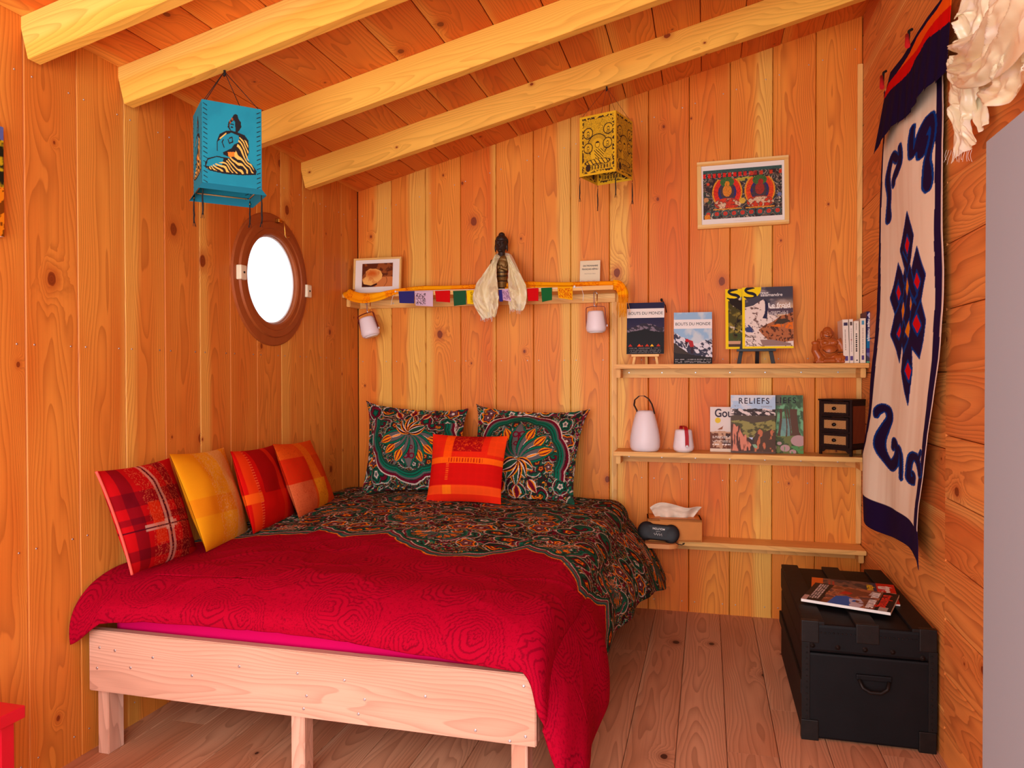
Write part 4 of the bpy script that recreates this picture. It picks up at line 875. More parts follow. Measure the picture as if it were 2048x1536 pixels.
def ribbon(name, pts, wid, nfold, amp, colfn, mat, parent=None, nrm=(0, -1, 0), nu=40, nv=80, seed=0, solid=.0008, fringe=0, side=None, crumple=0.0):
    P_ = np.array(smooth_pts(pts, 8)); Ws = np.interp(np.linspace(0, 1, len(P_)), np.linspace(0, 1, len(wid)), wid); N = np.array(nrm, float); N /= np.linalg.norm(N)
    tg = np.gradient(P_, axis=0); tg /= np.linalg.norm(tg, axis=1)[:, None]+1e-9; sd = np.cross(tg, N); sd /= np.linalg.norm(sd, axis=1)[:, None]+1e-9
    if side is not None: sd = np.tile(np.array(side, float), (len(P_), 1))
    def pos(U, V):
        k = V*(len(P_)-1); g = lambda A: np.stack([np.interp(k, np.arange(len(P_)), A[:, i]) for i in range(3)], 1)
        c, s_ = g(P_), g(sd); w_ = np.interp(k, np.arange(len(P_)), Ws)
        f = np.sin(2*PI*nfold*(U+.12*np.sin(V*5+seed)))*amp + fbm(U*3+seed, V*4, seed, 3)*amp*2.5 + crumple*(.5-np.clip(np.abs(fbm(U*2.2+seed+V, V*2.6+U*.8, seed+7, 4))*7, 0, 1))
        end = (.02*fbm(U*26, U*0, seed, 3)) * ss(.9, 1, V)*fringe
        q = c + s_*((U-.5)*w_)[:, None] + N*f[:, None]; return q[:, 0], q[:, 1], q[:, 2]+end
    return grid(name, nu, nv, pos, colfn, M[mat], parent, solid=solid)
silk = lambda U, V: over(base(U, (226, 208, 160)), ss(.0, .12, fbm(U*8, V*12, 3, 4))*.5, lin((240, 230, 200)))
k = thing('ceremonial_scarf', 'cream scarf with frayed ends hung over the dark buddha statue', 'scarf', (p[0], 3.84, 1.86))
inv = np.array((p[0], 3.84, 1.86)); L = lambda x, y, Y: tuple(onY(x, y, Y)-inv)
ribbon('left_tail', [L(996, 510, 3.86), L(988, 527, 3.835), L(980, 550, 3.81), L(973, 574, 3.778), L(971, 596, 3.772), L(974, 616, 3.772), L(978, 636, 3.774)], [.018, .04, .085, .13, .145, .115, .07], 1.8, .008, silk, 'silk', k, crumple=.02, seed=1, fringe=1, nv=110, nu=60)
ribbon('right_tail', [L(1017, 510, 3.86), L(1023, 527, 3.835), L(1028, 550, 3.81), L(1033, 574, 3.778), L(1034, 592, 3.772), L(1034, 606, 3.772), L(1033, 620, 3.774)], [.022, .04, .07, .10, .105, .095, .07], 1.6, .008, silk, 'silk', k, crumple=.02, seed=4, fringe=1, nv=110, nu=60)
ribbon('neck_fold', [L(994, 516, 3.85), L(998, 508, 3.90), L(1006, 506, 3.918), L(1014, 508, 3.90), L(1018, 514, 3.85)], [.03, .03, .03], 1, .002, silk, 'silk', k, nrm=(0, -.3, 1), seed=2, nu=14, nv=30)
for j_, (x0, x1, y0) in enumerate(((962, 985, 634), (1020, 1042, 618))):
    m = MB()
    for i in range(14):
        x = x0+(x1-x0)*i/13; a = np.array(L(x, y0-10, 3.772)); m.tube([a, a+np.array((random.uniform(-.004, .004), -.002, -.035-random.random()*.018))], .0009, 4)
    f = m.build('fringe', M['paper'], k); f['kind'] = 'stuff'
# ------------------------------------------------------------------ orange scarf along the top shelf
org = lambda U, V: over(over(base(U, (250, 150, 8)), (np.abs(fbm(U*9, V*22, 6, 3) % .1-.05) < .012)*(np.sin(V*26) > .2)*.8, lin((206, 50, 8))), ss(.45, .6, np.sin(V*12))*.4, lin((252, 190, 10)))
k = thing('orange_scarf', 'orange and yellow printed scarf laid along the top shelf with a fringed end', 'scarf', (.75, 3.85, 1.71)); inv = np.array((.75, 3.85, 1.71))
def q3(*a): return tuple(np.array(a)-inv)
ribbon('draped_part', [q3(.012, 3.90, 1.735), q3(.03, 3.80, 1.722), q3(.07, 3.775, 1.695), q3(.15, 3.768, 1.676), q3(.24, 3.77, 1.684), q3(.32, 3.79, 1.708), q3(.38, 3.83, 1.719)], [.05, .05, .06, .06, .05, .03, .03], 1.5, .003, org, 'cloth', k, nrm=(0, -1, .3), nu=24, nv=160, seed=3)
ribbon('laid_part', [q3(.36, 3.84, 1.722), q3(.45, 3.86, 1.732), q3(.60, 3.87, 1.728), q3(.75, 3.86, 1.726), q3(.88, 3.87, 1.722), q3(1.02, 3.85, 1.73), q3(1.14, 3.87, 1.726), q3(1.25, 3.86, 1.72), q3(1.40, 3.845, 1.718), q3(1.50, 3.83, 1.716), q3(1.545, 3.83, 1.716)], [.05]*6, 1.5, .004, org, 'cloth', k, nrm=(0, -1, .8), nu=24, nv=260, seed=5)
ribbon('hanging_end', [q3(1.52, 3.82, 1.712), q3(1.553, 3.815, 1.705), q3(1.572, 3.82, 1.67), q3(1.575, 3.82, 1.62)], [.05, .05, .055, .045], 2, .005, org, 'cloth', k, nu=24, nv=40, seed=7)
m = MB()
for i in range(40):
    a = np.array(q3(1.552+.04*i/39, 3.81+.01*random.random(), 1.66-random.random()*.03)); dx = random.uniform(-.015, .02); m.tube([a, a+np.array((dx*.5, -.004, -.03)), a+np.array((dx, 0, -.07-random.random()*.03))], .0012, 4)
M['fringe'] = plain('orange_fringe', (250, 160, 10), .8); f = m.build('fringe', M['fringe'], k); f['kind'] = 'stuff'
# ------------------------------------------------------------------ prayer flags
k = thing('prayer_flags', 'string of small coloured prayer flags pinned along the top shelf edge', 'flags', (.9, 3.80, 1.69)); inv = np.array((.9, 3.80, 1.69))
m = MB(); m.tube([q3(*onY(x, y, 3.795)) for x, y in ((789, 583), (800, 583), (900, 580), (1000, 578), (1100, 577), (1163, 575), (1167, 590), (1166, 602))], .0014, 6); m.tube([q3(*onY(x, y, 3.792)) for x, y in ((791, 583), (785, 595), (782, 610))], .0012, 6); m.build('cord', M['paper'], k)
def fl(base_c, pr=None, area=(.05, .95, .1, .9)):
    def f(U, V):
        c = base(U, base_c); v = 1-V
        if pr: n = fbm(U*11, V*11, 8, 3); c = over(c, (np.abs(n % .1-.05) < .02)*(U > area[0])*(U < area[1])*(V > area[2])*(V < area[3]), lin(pr))
        return c
    return f
for i, (x0, x1, y0, y1, y2, cc, pr, ar, lab) in enumerate((
    (797, 829, 583, 606, 607, (50, 46, 110), None, 0, 'dark blue flag'), (829, 866, 583, 611, 613, (214, 180, 196), (50, 30, 30), (.05, .62, .12, .92), 'pink flag with a dark print'),
    (870, 900, 582, 603, 605, (206, 16, 18), None, 0, 'red flag'), (906, 932, 582, 612, 609, (36, 84, 52), None, 0, 'green flag'), (933, 947, 581, 608, 608, (244, 196, 16), (120, 90, 10), (.55, .95, .1, .9), 'yellow flag'),
    (997, 1006, 580, 603, 603, (52, 46, 120), None, 0, 'blue flag'), (1004, 1022, 579, 600, 603, (214, 170, 200), (70, 30, 60), (.1, .95, .1, .9), 'lilac flag with print'),
    (1054, 1077, 577, 602, 602, (206, 16, 20), None, 0, 'red flag'), (1082, 1104, 576, 604, 600, (30, 100, 50), None, 0, 'green flag'), (1115, 1145, 574, 596, 600, (246, 176, 14), (200, 30, 10), (.06, .94, .1, .9), 'yellow flag with a red print'))):
    a, b, c_, d_ = [np.array(q3(*onY(x, y, Y))) for x, y, Y in ((x0, y0, 3.792), (x1, y0-1, 3.792), (x0+2, y1, 3.786), (x1, y2, 3.786))]
    def pos(U, V, a=a, b=b, c_=c_, d_=d_, i=i):
        q = a[:, None]*(1-U)*(1-V)+b[:, None]*U*(1-V)+c_[:, None]*(1-U)*V+d_[:, None]*U*V; return q[0], q[1]+.003*np.sin(U*5+i)*V, q[2]
    f = grid('flag', 30, 26, pos, fl(cc, pr, ar), M['cloth'], k, solid=.0006); f['label'] = lab
M['pin'] = plain('white_pin', (240, 236, 230), .4)
for x, y in ((791, 583), (1149, 573)):
    tag(MB().ell(tuple(onY(x, y, 3.794)), (.0055, .004, .0055)).build('push_pin', M['pin']), 'white push pin at the %s end of the prayer flag string' % ('left' if x < 900 else 'right'), 'pin', 'pins in the edge of the top shelf')
# ------------------------------------------------------------------ laughing buddha and paperbacks
M['carved'] = plain('carved_wood', (176, 88, 34), .35, noise=.25, nscale=30)
p = at(1661, 722, 3.86); o = tag(thing('carved_buddha', 'brown carved wooden laughing buddha sitting beside the white paperbacks', 'statue', (p[0], 3.86, SZ2+.001)))
o.location.x -= .008
m = MB(); E_ = m.ell
E_((0, 0, .052), (.050, .042, .048)); E_((0, -.022, .058), (.036, .028, .033)); E_((.0, .0, .095), (.046, .032, .032)); E_((-.018, -.022, .098), (.018, .013, .012)); E_((.02, -.022, .098), (.018, .013, .012))
E_((-.008, -.008, .146), (.025, .026, .030)); E_((-.010, -.022, .130), (.020, .014, .015)); E_((-.011, -.034, .142), (.006, .005, .006)); E_((-.023, -.026, .136), (.008, .008, .008)); E_((.004, -.026, .136), (.008, .008, .008)); E_((-.010, -.03, .121), (.012, .008, .005))
for s in (-1, 1): E_((-.008+s*.026, -.002, .138), (.006, .01, .018)); E_((-.010+s*.010, -.030, .150), (.008, .005, .003))
m.tube([(.038, 0, .112), (.056, -.004, .085), (.060, -.012, .058), (.054, -.03, .034)], [.019, .020, .017, .014], 14); E_((.052, -.036, .024), (.02, .016, .018))
m.tube([(-.036, 0, .110), (-.050, -.006, .088), (-.052, -.02, .066)], [.018, .017, .013], 14); E_((-.056, -.024, .062), (.012, .012, .014))
m.tube([(.01, -.01, .020), (.048, -.035, .02), (.062, -.02, .018)], [.024, .022, .02], 14); m.tube([(.02, -.04, .012), (-.03, -.046, .011)], [.014, .010], 12)
m.tube([(-.02, -.01, .018), (-.050, -.03, .03), (-.066, -.028, .06), (-.064, -.02, .090)], [.02, .02, .017, .013], 14); E_((-.062, -.02, .098), (.02, .012, .010)); E_((-.05, -.035, .014), (.02, .014, .013))
m.box((-.066, -.05, 0), (.066, .04, .012), .005)
fuse(m, 'figure', M['carved'], .0022, o, 1)
m = MB(); m.tube([(.052+.015*math.cos(a), -.024+.016*math.sin(a), .052) for a in np.linspace(0, 2*PI, 16)], .0022, 6); m.tube([(-.022, -.0335, .131), (-.016, -.037, .1275), (-.008, -.038, .1265), (0, -.036, .129)], .0014, 6); m.tube([(-.034, -.046, .066), (-.02, -.05, .052), (0, -.052, .048), (.02, -.048, .052), (.034, -.04, .064)], .0012, 6)
M['carved_dark'] = plain('carved_groove', (70, 28, 12), .5); m.build('carved_lines', M['carved_dark'], o)
def book(label, x0, x1, h, d, spine, marks, lean=0.0, paint=None, y=3.815, z=SZ2+.001):
    w_ = x1-x0; o = thing('paperback_book', label, 'book', ((x0+x1)/2, y, z), (0, lean, 0), 'books beside the carved figure')
    MB().box((-w_/2+.001, .002, .002), (w_/2-.001, d-.001, h-.002)).build('pages', M['paper'], o)
    grid('spine', 14, 110, lambda U, V: ((U-.5)*w_, 0*U, V*h), paint or (lambda U, V: spine_p(U, V, spine, marks)), M['print'], o, smooth=False)
    cm = plain('cover_%s' % '_'.join(str(v) for v in spine), spine, .4) if True else None
    m = MB()
    for s in (-1, 1): m.box((s*w_/2-(.001 if s > 0 else 0), .0004, 0), (s*w_/2+(0 if s > 0 else .001), d, h))
    m.build('covers', cm, o); return o
def spine_p(U, V, col, marks):
    c = base(U, col)
    for u0, u1, v0, v1, cc in marks: c = over(c, (U > u0)*(U < u1)*(V > v0)*(V < v1), lin(cc))
    return c
def dash(u, v0, v1, n, col, wd=.08): return [(u-wd, u+wd, v0+(v1-v0)*i/n, v0+(v1-v0)*(i+.7)/n, col) for i in range(n)]
G = (150, 130, 120)
xs = [at(px, 700, 3.82)[0] for px in (1687, 1698.5, 1699.5, 1707, 1708, 1718, 1720, 1731, 1732.5, 1743)]
book('white paperback with photo label, leftmost beside the carved figure', xs[0], xs[1], .207, .14, (236, 222, 204), [(.2, .85, .86, .93, (60, 50, 80))] + dash(.45, .30, .78, 12, G) + [(.25, .8, .05, .16, (90, 70, 130))], -.03)
book('thin white paperback, second from the carved figure', xs[2], xs[3], .208, .135, (238, 224, 208), [(.2, .8, .86, .94, (90, 70, 60)), (.35, .65, .52, .545, (190, 60, 40))] + dash(.5, .26, .8, 12, G) + [(.15, .85, .06, .16, (90, 70, 130))], -.02)
book('shorter white paperback with bold dark spine title', xs[4], xs[5], .199, .13, (238, 226, 204), dash(.5, .27, .72, 9, (24, 20, 26), .13) + dash(.5, .78, .95, 5, G, .05) + [(.4, .7, .05, .08, (20, 16, 20))], -.012)
book('white paperback with blue label touching the tall blue guide', xs[6], xs[7], .211, .14, (238, 224, 200), [(.3, .75, .86, .95, (80, 150, 180))] + dash(.5, .22, .8, 14, G) + [(.3, .75, .07, .17, (90, 70, 130))], -.004)
def p_blue(U, V):
    c = base(U, (36, 26, 80)); c = over(c, ss(.62, .42, V), lin((20, 110, 160))); c = over(c, V < .29, lin((60, 50, 120))); c = over(c, (V < .20)*(V > .03), lin((110, 110, 160))); c = over(c, (V < .16-.1*U)*(V > .0), lin((70, 60, 80))); c = over(c, V < .03, lin((90, 170, 130)))
    r = np.hypot((U-.5)*.029, (V-.925)*.25); return over(c, (np.abs(r-.007) < .0015)+(np.abs(U-.5) < .05)*(np.abs(V-.925) < .055), lin((226, 226, 240)))
o = book('tall dark blue guide book at the end of the row by the hanging', xs[8], xs[9], .243, .15, (36, 26, 80), [], 0, p_blue)
text('spine_lettering', 'Nepal Himalaya', .0165, M['ink_white'], o, (-.001, -.0008, .155), (PI/2, PI/2, 0), bold=.02, sx=1.0)
text('spine_lettering', 'Trekking in the', .009, M['ink_white'], o, (.0085, -.0008, .185), (PI/2, PI/2, 0))
# ------------------------------------------------------------------ small drawer chest
M['chest'] = plain('dark_stained_wood', (36, 20, 17), .5, spec=.2, noise=.4, nscale=60); M['knob'] = plain('knob', (20, 12, 12), .3)
def p_weave(U, V):
    a = np.sin(U*90)*np.sin(V*46+PI*(np.floor(U*14.3) % 2)); return over(base(U, (150, 92, 44)), ss(-.2, .8, a), lin((232, 182, 116)))
def p_rattan(U, V):
    a = np.sin(U*110+V*60)*np.sin(V*190-U*60); return over(base(U, (96, 32, 12)), ss(-.3, .9, a), lin((160, 76, 26)))
E1 = onY(1696, 911, 3.80); o = thing('drawer_chest', 'small dark three-drawer chest with woven fronts at the right end of the lower shelf', 'drawer chest', (E1[0]+.018, 3.815, SZ3+.001), (0, 0, -.72))
cw, cdp, chh = .172, .142, .272
m = MB(); m.box((-cw, 0, .03), (0, cdp, .035)); m.box((-cw-.004, -.003, chh-.008), (.004, cdp+.003, chh), .0015)
for x0, x1, y0, y1 in ((-cw, -cw+.012, 0, .012), (-.012, 0, 0, .012), (-cw, -cw+.012, cdp-.012, cdp), (-.012, 0, cdp-.012, cdp)): m.box((x0, y0, 0), (x1, y1, chh-.008), .001)
m.box((-cw+.006, cdp-.006, .03), (-.006, cdp-.002, chh-.008)); m.box((-cw+.002, .01, .03), (-cw+.006, cdp-.01, chh-.008)); m.box((-.008, .012, .04), (-.004, cdp-.012, chh-.01))
for z in (.032, .108, .186): m.box((-cw+.012, .001, z), (-.012, .012, z+.007))
m.box((-.010, .012, .03), (0, cdp-.012, .058)); m.box((-.010, .012, chh-.03), (0, cdp-.012, chh-.008))
for s in (0, 1):   # scalloped apron
    pts = [(-cw+.012, .032), (-cw+.012, .012), (-cw+.022, .014), (-cw+.032, .024), (-cw/2, .026), (-.032, .024), (-.022, .014), (-.012, .012), (-.012, .032)]
vs = [m.bm.verts.new((x, .002, z)) for x, z in pts]; vb = [m.bm.verts.new((x, .010, z)) for x, z in pts]
m.bm.faces.new(vs); m.bm.faces.new(vb[::-1])
for i in range(len(pts)): j = (i+1) % len(pts); m.bm.faces.new((vs[i], vb[i], vb[j], vs[j]))
m.build('carcass', M['chest'], o)
grid('rattan_panel', 60, 110, lambda U, V: (0*U-.002, .014+U*(cdp-.028), .06+V*(chh-.092)), p_rattan, M['print_matt'], o, smooth=False)
for z in (.040, .116, .194):
    d = thing('drawer', None, None, (0, 0, z)); d.parent = o; 
    m = MB(); x0, x1, hh, f = -cw+.014, -.014, .067, .013
    for a, b in (((x0, -.004, 0), (x1, .006, f)), ((x0, -.004, hh-f), (x1, .006, hh)), ((x0, -.004, f), (x0+f, .006, hh-f)), ((x1-f, -.004, f), (x1, .006, hh-f))): m.box(a, b, .001)
    bpy.data.objects.remove(d); d = m.build('drawer', M['chest'], o, (0, 0, z))
    grid('woven_front', 70, 40, lambda U, V: (x0+f+U*(x1-x0-2*f), 0*U+.001, f+V*(hh-2*f)), p_weave, M['print_matt'], d, smooth=False)
    m = MB(); m.ell((-cw/2, -.010, hh/2), (.0105, .008, .0085)); m.tube([(-cw/2, .002, hh/2), (-cw/2, -.008, hh/2)], .005, 10); m.build('knob', M['knob'], d)
# ------------------------------------------------------------------ tissue box, tissue, sleep mask
LZ = .405
M['box_wood'] = plain('orange_stained_wood', (214, 128, 44), .5, noise=.1, nscale=20)
a = onY(1301, 1072, 3.85); 
o = thing('tissue_box', 'wooden tissue box with a white tissue on the lowest ledge', 'tissue box', (1.825, 3.895, LZ+.002), (0, 0, .10))
m = MB(); m.box((-.135, -.075, 0), (.135, .065, .012), .002); m.box((-.135, -.075, .1), (-.07, .065, .112), .001); m.box((.07, -.075, .1), (.135, .065, .112), .001); m.box((-.07, -.075, .1), (.07, -.02, .112), .001); m.box((-.07, .015, .1), (.07, .065, .112), .001)
for a_, b_ in (((-.135, -.075, .0), (.135, -.067, .112)), ((-.135, .057, 0), (.135, .065, .112)), ((-.135, -.067, 0), (-.127, .057, .112)), ((.127, -.067, 0), (.135, .057, .112))): m.box(a_, b_, .001)
m.build('box', M['box_wood'], o)
tis = lambda U, V: base(U, (238, 218, 194))
grid('tissue', 50, 30, lambda U, V: ((U-.5)*(.16+.10*V)+.008*V, -.005+.014*np.sin(U*15)*(1-V*.4)-.03*V*V+.03*fbm(U*4, V*3, 5)*V, .085+V*(.095-.018*np.abs(U*2-1)**3+.012*np.sin(U*7))), tis, M['print_matt'], o, solid=.0006)
o = thing('sleep_mask', 'black padded sleep mask propped against the wooden tissue box', 'sleep mask', (onY(1315, 1085, 3.775)[0], 3.775, LZ+.0035), (-.30, .06, 0))
m = MB(); m.ell((-.058, 0, .052), (.046, .014, .048)); m.ell((.062, 0, .048), (.044, .014, .048)); m.box((-.06, -.012, .010), (.062, .012, .090), .01)
fuse(m, 'padding', plain('black_satin', (20, 17, 20), .55, noise=.3, nscale=80), .0025, o, 4)
m = MB(); m.tube([(.085, 0, .012), (.10, -.006, .002), (.118, -.012, 0.0), (.130, -.014, .004), (.132, -.008, .010), (.122, -.004, .007)], .0022, 6); m.build('elastic', M['black'], o)
text('lettering', 'MOUTON', .0135, M['ink_white'], o, (.002, -.0152, .066), (PI/2, PI, 0), bold=.01)
m = MB(); m.tube([(-.022+.0035*i, -.0165, .038+.0065*math.sin(i*1.9)*(1.0 if i % 4 else 1.5)) for i in range(13)], .0009, 5); m.tube([(-.012+.003*i, -.0155, .0525+.001*math.sin(i*2.5)) for i in range(9)], .0006, 5)
m.build('script_lettering', M['ink_white'], o)
# ------------------------------------------------------------------ trunk
M['trunk'] = plain('black_leather', (13, 10, 12), .6, noise=.5, nscale=14, bump=.5, spec=.2); M['trunk_slat'] = plain('black_slat', (24, 18, 16), .6, spec=.2, noise=.35, nscale=30, bump=.3); M['rust'] = plain('worn_iron', (30, 23, 20), .5, .3, spec=.3, noise=.5, nscale=60)
TX0, TX1, TY0, TY1, TH = 2.305, 2.722, 2.70, 3.47, .405
o = thing('travel_trunk', 'old black leather travel trunk with slats and rivets by the right wall', 'trunk', ((TX0+TX1)/2, (TY0+TY1)/2, 0), (0, 0, .0)); hx, hy = (TX1-TX0)/2-.004, (TY1-TY0)/2
MB().box((-hx, -hy, .006), (hx, hy, .30), .008).build('body', M['trunk'], o)
ld = MB().box((-hx-.002, -hy-.002, .303), (hx+.002, hy+.002, TH-.006), .010).build('lid', M['trunk'], o)
for x in (-hx+.034, -.005, hx-.038):
    MB().box((x-.034, -hy-.005, TH-.008), (x+.034, hy+.005, TH+.004), .003).build('slat', M['trunk_slat'], ld)
for z in (.155,): MB().box((-hx-.008, -hy+.0, z), (-hx+.002, hy, z+.05), .002).build('side_slat', M['trunk_slat'], o)
for sx_, z0_, z1_ in ((-1, .0, .07), (1, .0, .07), (-1, .335, TH+.005), (1, .335, TH+.005)):
    x0, x1 = (-hx-.006, -hx+.05) if sx_ < 0 else (hx-.05, hx+.003)
    m = MB(); m.box((x0, -hy-.006, z0_), (x1, -hy+.02, z1_), .003); m.build('corner_plate', M['rust'], o)
m = MB(); m.box((-.038, -hy-.006, .345), (.034, -hy+.01, TH+.005), .003); m.build('corner_plate', M['rust'], o)
for sx_ in (-1, 1): x0 = -hx-.005 if sx_ < 0 else hx-.022; MB().box((x0, -hy-.004, .07), (x0+.027, -hy+.012, .335), .002).build('edge_strip', M['trunk_slat'], o)
m = MB()
for i in range(28): m.ell((-hx+.03+i*(2*hx-.05)/27, -hy-.004, .372), (.0028, .0025, .0028), seg=8)
for i in range(13):
    for s in (-1, 1): m.ell((s*(hx-.012), -hy-.005, .08+i*.02), (.0028, .0025, .0028), seg=8)
r_ = m.build('small_rivets', M['rust'], o); r_['kind'] = 'stuff'
for i, x in enumerate((-.175, -.095, -.01, .075, .165)):
    MB().lathe([(.009, 0), (.009, .001), (.005, .001), (.005, .004), (0, .006)], 14, rotm(PI/2)).build('rivet', M['rust'], o, (x, -hy-.002, .325-.012*(i > 3)))
m = MB(); m.box((-.058, -.010, .008), (.052, 0, .028), .004); hd = m.build('handle_plate', M['trunk'], o, (.02, -hy, .215))
m = MB(); m.tube([(-.05, -.012, .012), (-.04, -.02, -.012), (-.018, -.024, -.024), (.015, -.024, -.024), (.035, -.02, -.012), (.042, -.012, .012)], .006, 10); m.build('handle', M['rust'], hd)
# magazines on the trunk
def p_tr1(U, V):
    c = base(U, (26, 22, 26)); n = fbm(U*7, V*7, 3, 5); ph = (V < .82)*(V > .10)
    c = np.where((ph & (U > .0))[:, None], lin((120, 70, 46))+(lin((190, 120, 80))-lin((120, 70, 46)))*ss(-.1, .1, n)[:, None], c)
    c = over(c, ph*(n > .1)*.8, lin((60, 50, 60))); c = over(c, pin(U, V, [(.0, .30), (.42, .34), (.5, .45), (.38, .58), (0, .60)]), lin((24, 96, 190))); c = over(c, pin(U, V, [(.0, .55), (.38, .50), (.44, .62), (.2, .70), (0, .66)])*(n > -.1), lin((200, 200, 216)))
    c = over(c, pin(U, V, [(.55, .35), (.75, .4), (.7, .5), (.6, .48)]), lin((190, 40, 24))); c = over(c, pin(U, V, [(.7, .68), (.95, .70), (.9, .8), (.75, .8)]), lin((196, 190, 186)))
    c = over(c, V < .22-.08*fbm(U*5, 0*U, 5), lin((28, 24, 26))); c = bars(c, V*0+U, V, (.17, .14, .11, .08), .12, .95, (226, 220, 214), 4, .010); c = over(c, (V < .06)*(U < .25), lin((190, 160, 150)))
    c = over(c, V > .84, lin((30, 26, 28))); return over(c, (V > .86)*(V < .96)*(U < .20), lin((176, 170, 160)))
def p_tr2(U, V):
    c = base(U, (120, 90, 76)); n = fbm(U*8, V*9, 6, 4); c = over(c, ss(0, .1, n), lin((60, 56, 64))); c = over(c, V > .78, lin((206, 36, 24))); c = over(c, V < .14, lin((226, 110, 30))); c = over(c, (V > .70)*(V < .78), lin((50, 60, 90)))
    return bars(c, U, V, (.22, .27), .1, .9, (196, 40, 30), 5, .012)
def flatmag(label, c4, w_, h_, t_, paint, texts, z):
    a, b = c4   # spine corners: foot and head, on the trunk lid
    dv_ = b-a; ang = math.atan2(dv_[1], dv_[0]); o = thing('magazine', label, 'magazine', (a[0], a[1], z), (0, 0, ang), 'magazines lying on the trunk')
    # local x = towards the head of the page, local y = across (away from the spine), cover faces up
    MB().box((0, 0, 0), (h_, w_, t_), .0006).build('pages', M['paper'], o)
    grid('front_cover', int(h_*700), int(w_*700), lambda U, V: (U*h_, V*w_, 0*U+t_+.0006), lambda U, V: paint(V, U), M['print'], o, smooth=False)
    for body, u, v, size, mt_, kw in texts: text('lettering', body, size, M[mt_], o, (v*h_, u*w_, t_+.0012), (0, 0, kw.pop('rz', -PI/2)), **kw)
    return o
zt = TH+.005
A2, B2 = onZ(1602, 1200, zt+.012), onZ(1778, 1228, zt+.012)
TT = zt
flatmag('magazine with a red title half hidden under the mountain village one on the trunk', (np.array((2.37, 2.985, 0)), np.array((2.655, 2.945, 0))), .27, .30, .006, p_tr2, [('trek', .62, .885, .075, 'ink_white', {'bold': .04, 'rz': PI/2+PI}), ('NÉPAL', .70, .70, .03, 'ink_yellow', {'bold': .03})], TT)
flatmag('magazine with a blue sky mountain village cover, uppermost on the trunk', (np.array((A2[0], A2[1], 0)), np.array((B2[0], B2[1], 0))), .25, .295, .010, p_tr1, [('trekmag', .52, .895, .052, 'ink_red', {'bold': .02}), ('MUSTANG', .28, .755, .034, 'ink_white', {'bold': .03, 'sx': .7}), ('TOTAL', .75, .755, .034, 'ink_white', {'bold': .03, 'sx': .7})], TT+.0075)
# ------------------------------------------------------------------ lanterns
M['lan_blue'] = painted('blue_rice_paper', .85); M['lan_yel'] = painted('yellow_rice_paper', .85); M['stick'] = plain('bamboo', (190, 150, 90), .7)
def buddha_print(q, U, V, c):
    K = lin((24, 18, 20)); Gd = lin((226, 178, 84)); T = lin((14, 128, 150)); P_ = lambda L: [q(*p_) for p_ in L]
    f = lambda pts: pin(U, V, P_(pts)); cc = c.copy()
    c = over(c, f([(372, 600), (378, 560), (400, 535), (420, 500), (434, 494), (448, 505), (455, 535), (472, 560), (476, 600), (462, 625), (440, 650), (400, 640)]), K)
    c = over(c, f([(386, 575), (420, 545), (428, 560), (430, 600), (432, 640), (398, 628), (386, 600)]), T)
    c = over(c, f([(292, 790), (292, 710), (312, 655), (360, 630), (400, 628), (440, 640), (500, 665), (530, 710), (535, 800), (520, 850), (480, 880), (400, 850), (340, 820), (330, 780)]), K)
    c = over(c, f([(296, 785), (298, 715), (350, 665), (400, 645), (455, 670), (460, 720), (420, 740), (400, 770), (340, 800), (310, 792)]), T)
    c = over(c, f([(206, 920), (205, 880), (225, 845), (290, 830), (400, 850), (500, 850), (560, 910), (592, 960), (585, 990), (480, 990), (350, 975), (240, 945)]), K)
    c = over(c, f([(212, 905), (225, 858), (290, 838), (340, 850), (330, 900), (260, 915)]), T)
    u0, v0 = U, V; ins = f([(460, 680), (525, 720), (530, 800), (520, 850), (560, 920), (580, 975), (480, 980), (300, 950), (215, 925), (280, 890), (360, 870), (430, 800)])
    n = np.sin((U*.8+V*1.1)*80+5*fbm(U*5, V*5, 5, 2)*5); c = over(c, ins*(n > .15), Gd); c = over(c, ins*(V < .26)*(U > .45)*(n < .5), K)
    c = over(c, f([(372, 800), (425, 800), (420, 838), (378, 838)]), lin((220, 120, 30))); c = over(c, f([(380, 590), (388, 540), (420, 508), (415, 540)])*(n > 0), lin((150, 70, 20)))
    for L_, col in (([(395, 575), (415, 580)], K), ([(398, 600), (410, 602)], K), ([(345, 760), (330, 720), (340, 700)], K), ([(385, 690), (405, 680), (410, 720), (385, 730), (375, 700)], K), ([(315, 690), (360, 650)], Gd)): c = over(c, dline(U, V, P_(L_)) < .008, col)
    return c
def p_blue_face(U, V):
    c = over(base(U, (14, 126, 148)), ss(-.1, .15, fbm(U*3, V*4, 4, 4))*.5, lin((22, 144, 164)))
    q = lambda x, y: ((x-185)/445, 1-(y-380-.17*(x-185))/655)
    c = buddha_print(q, U, V, c)
    for uu in (.02, .98):
        for i in range(17):
            v_ = .03+i*.058; s_ = 1 if uu < .5 else -1
            c = over(c, dline(U, V*1.4, [(uu, v_*1.4), (uu+s_*.06, (v_-.022)*1.4)]) < .007, lin((14, 16, 26)))
    return c
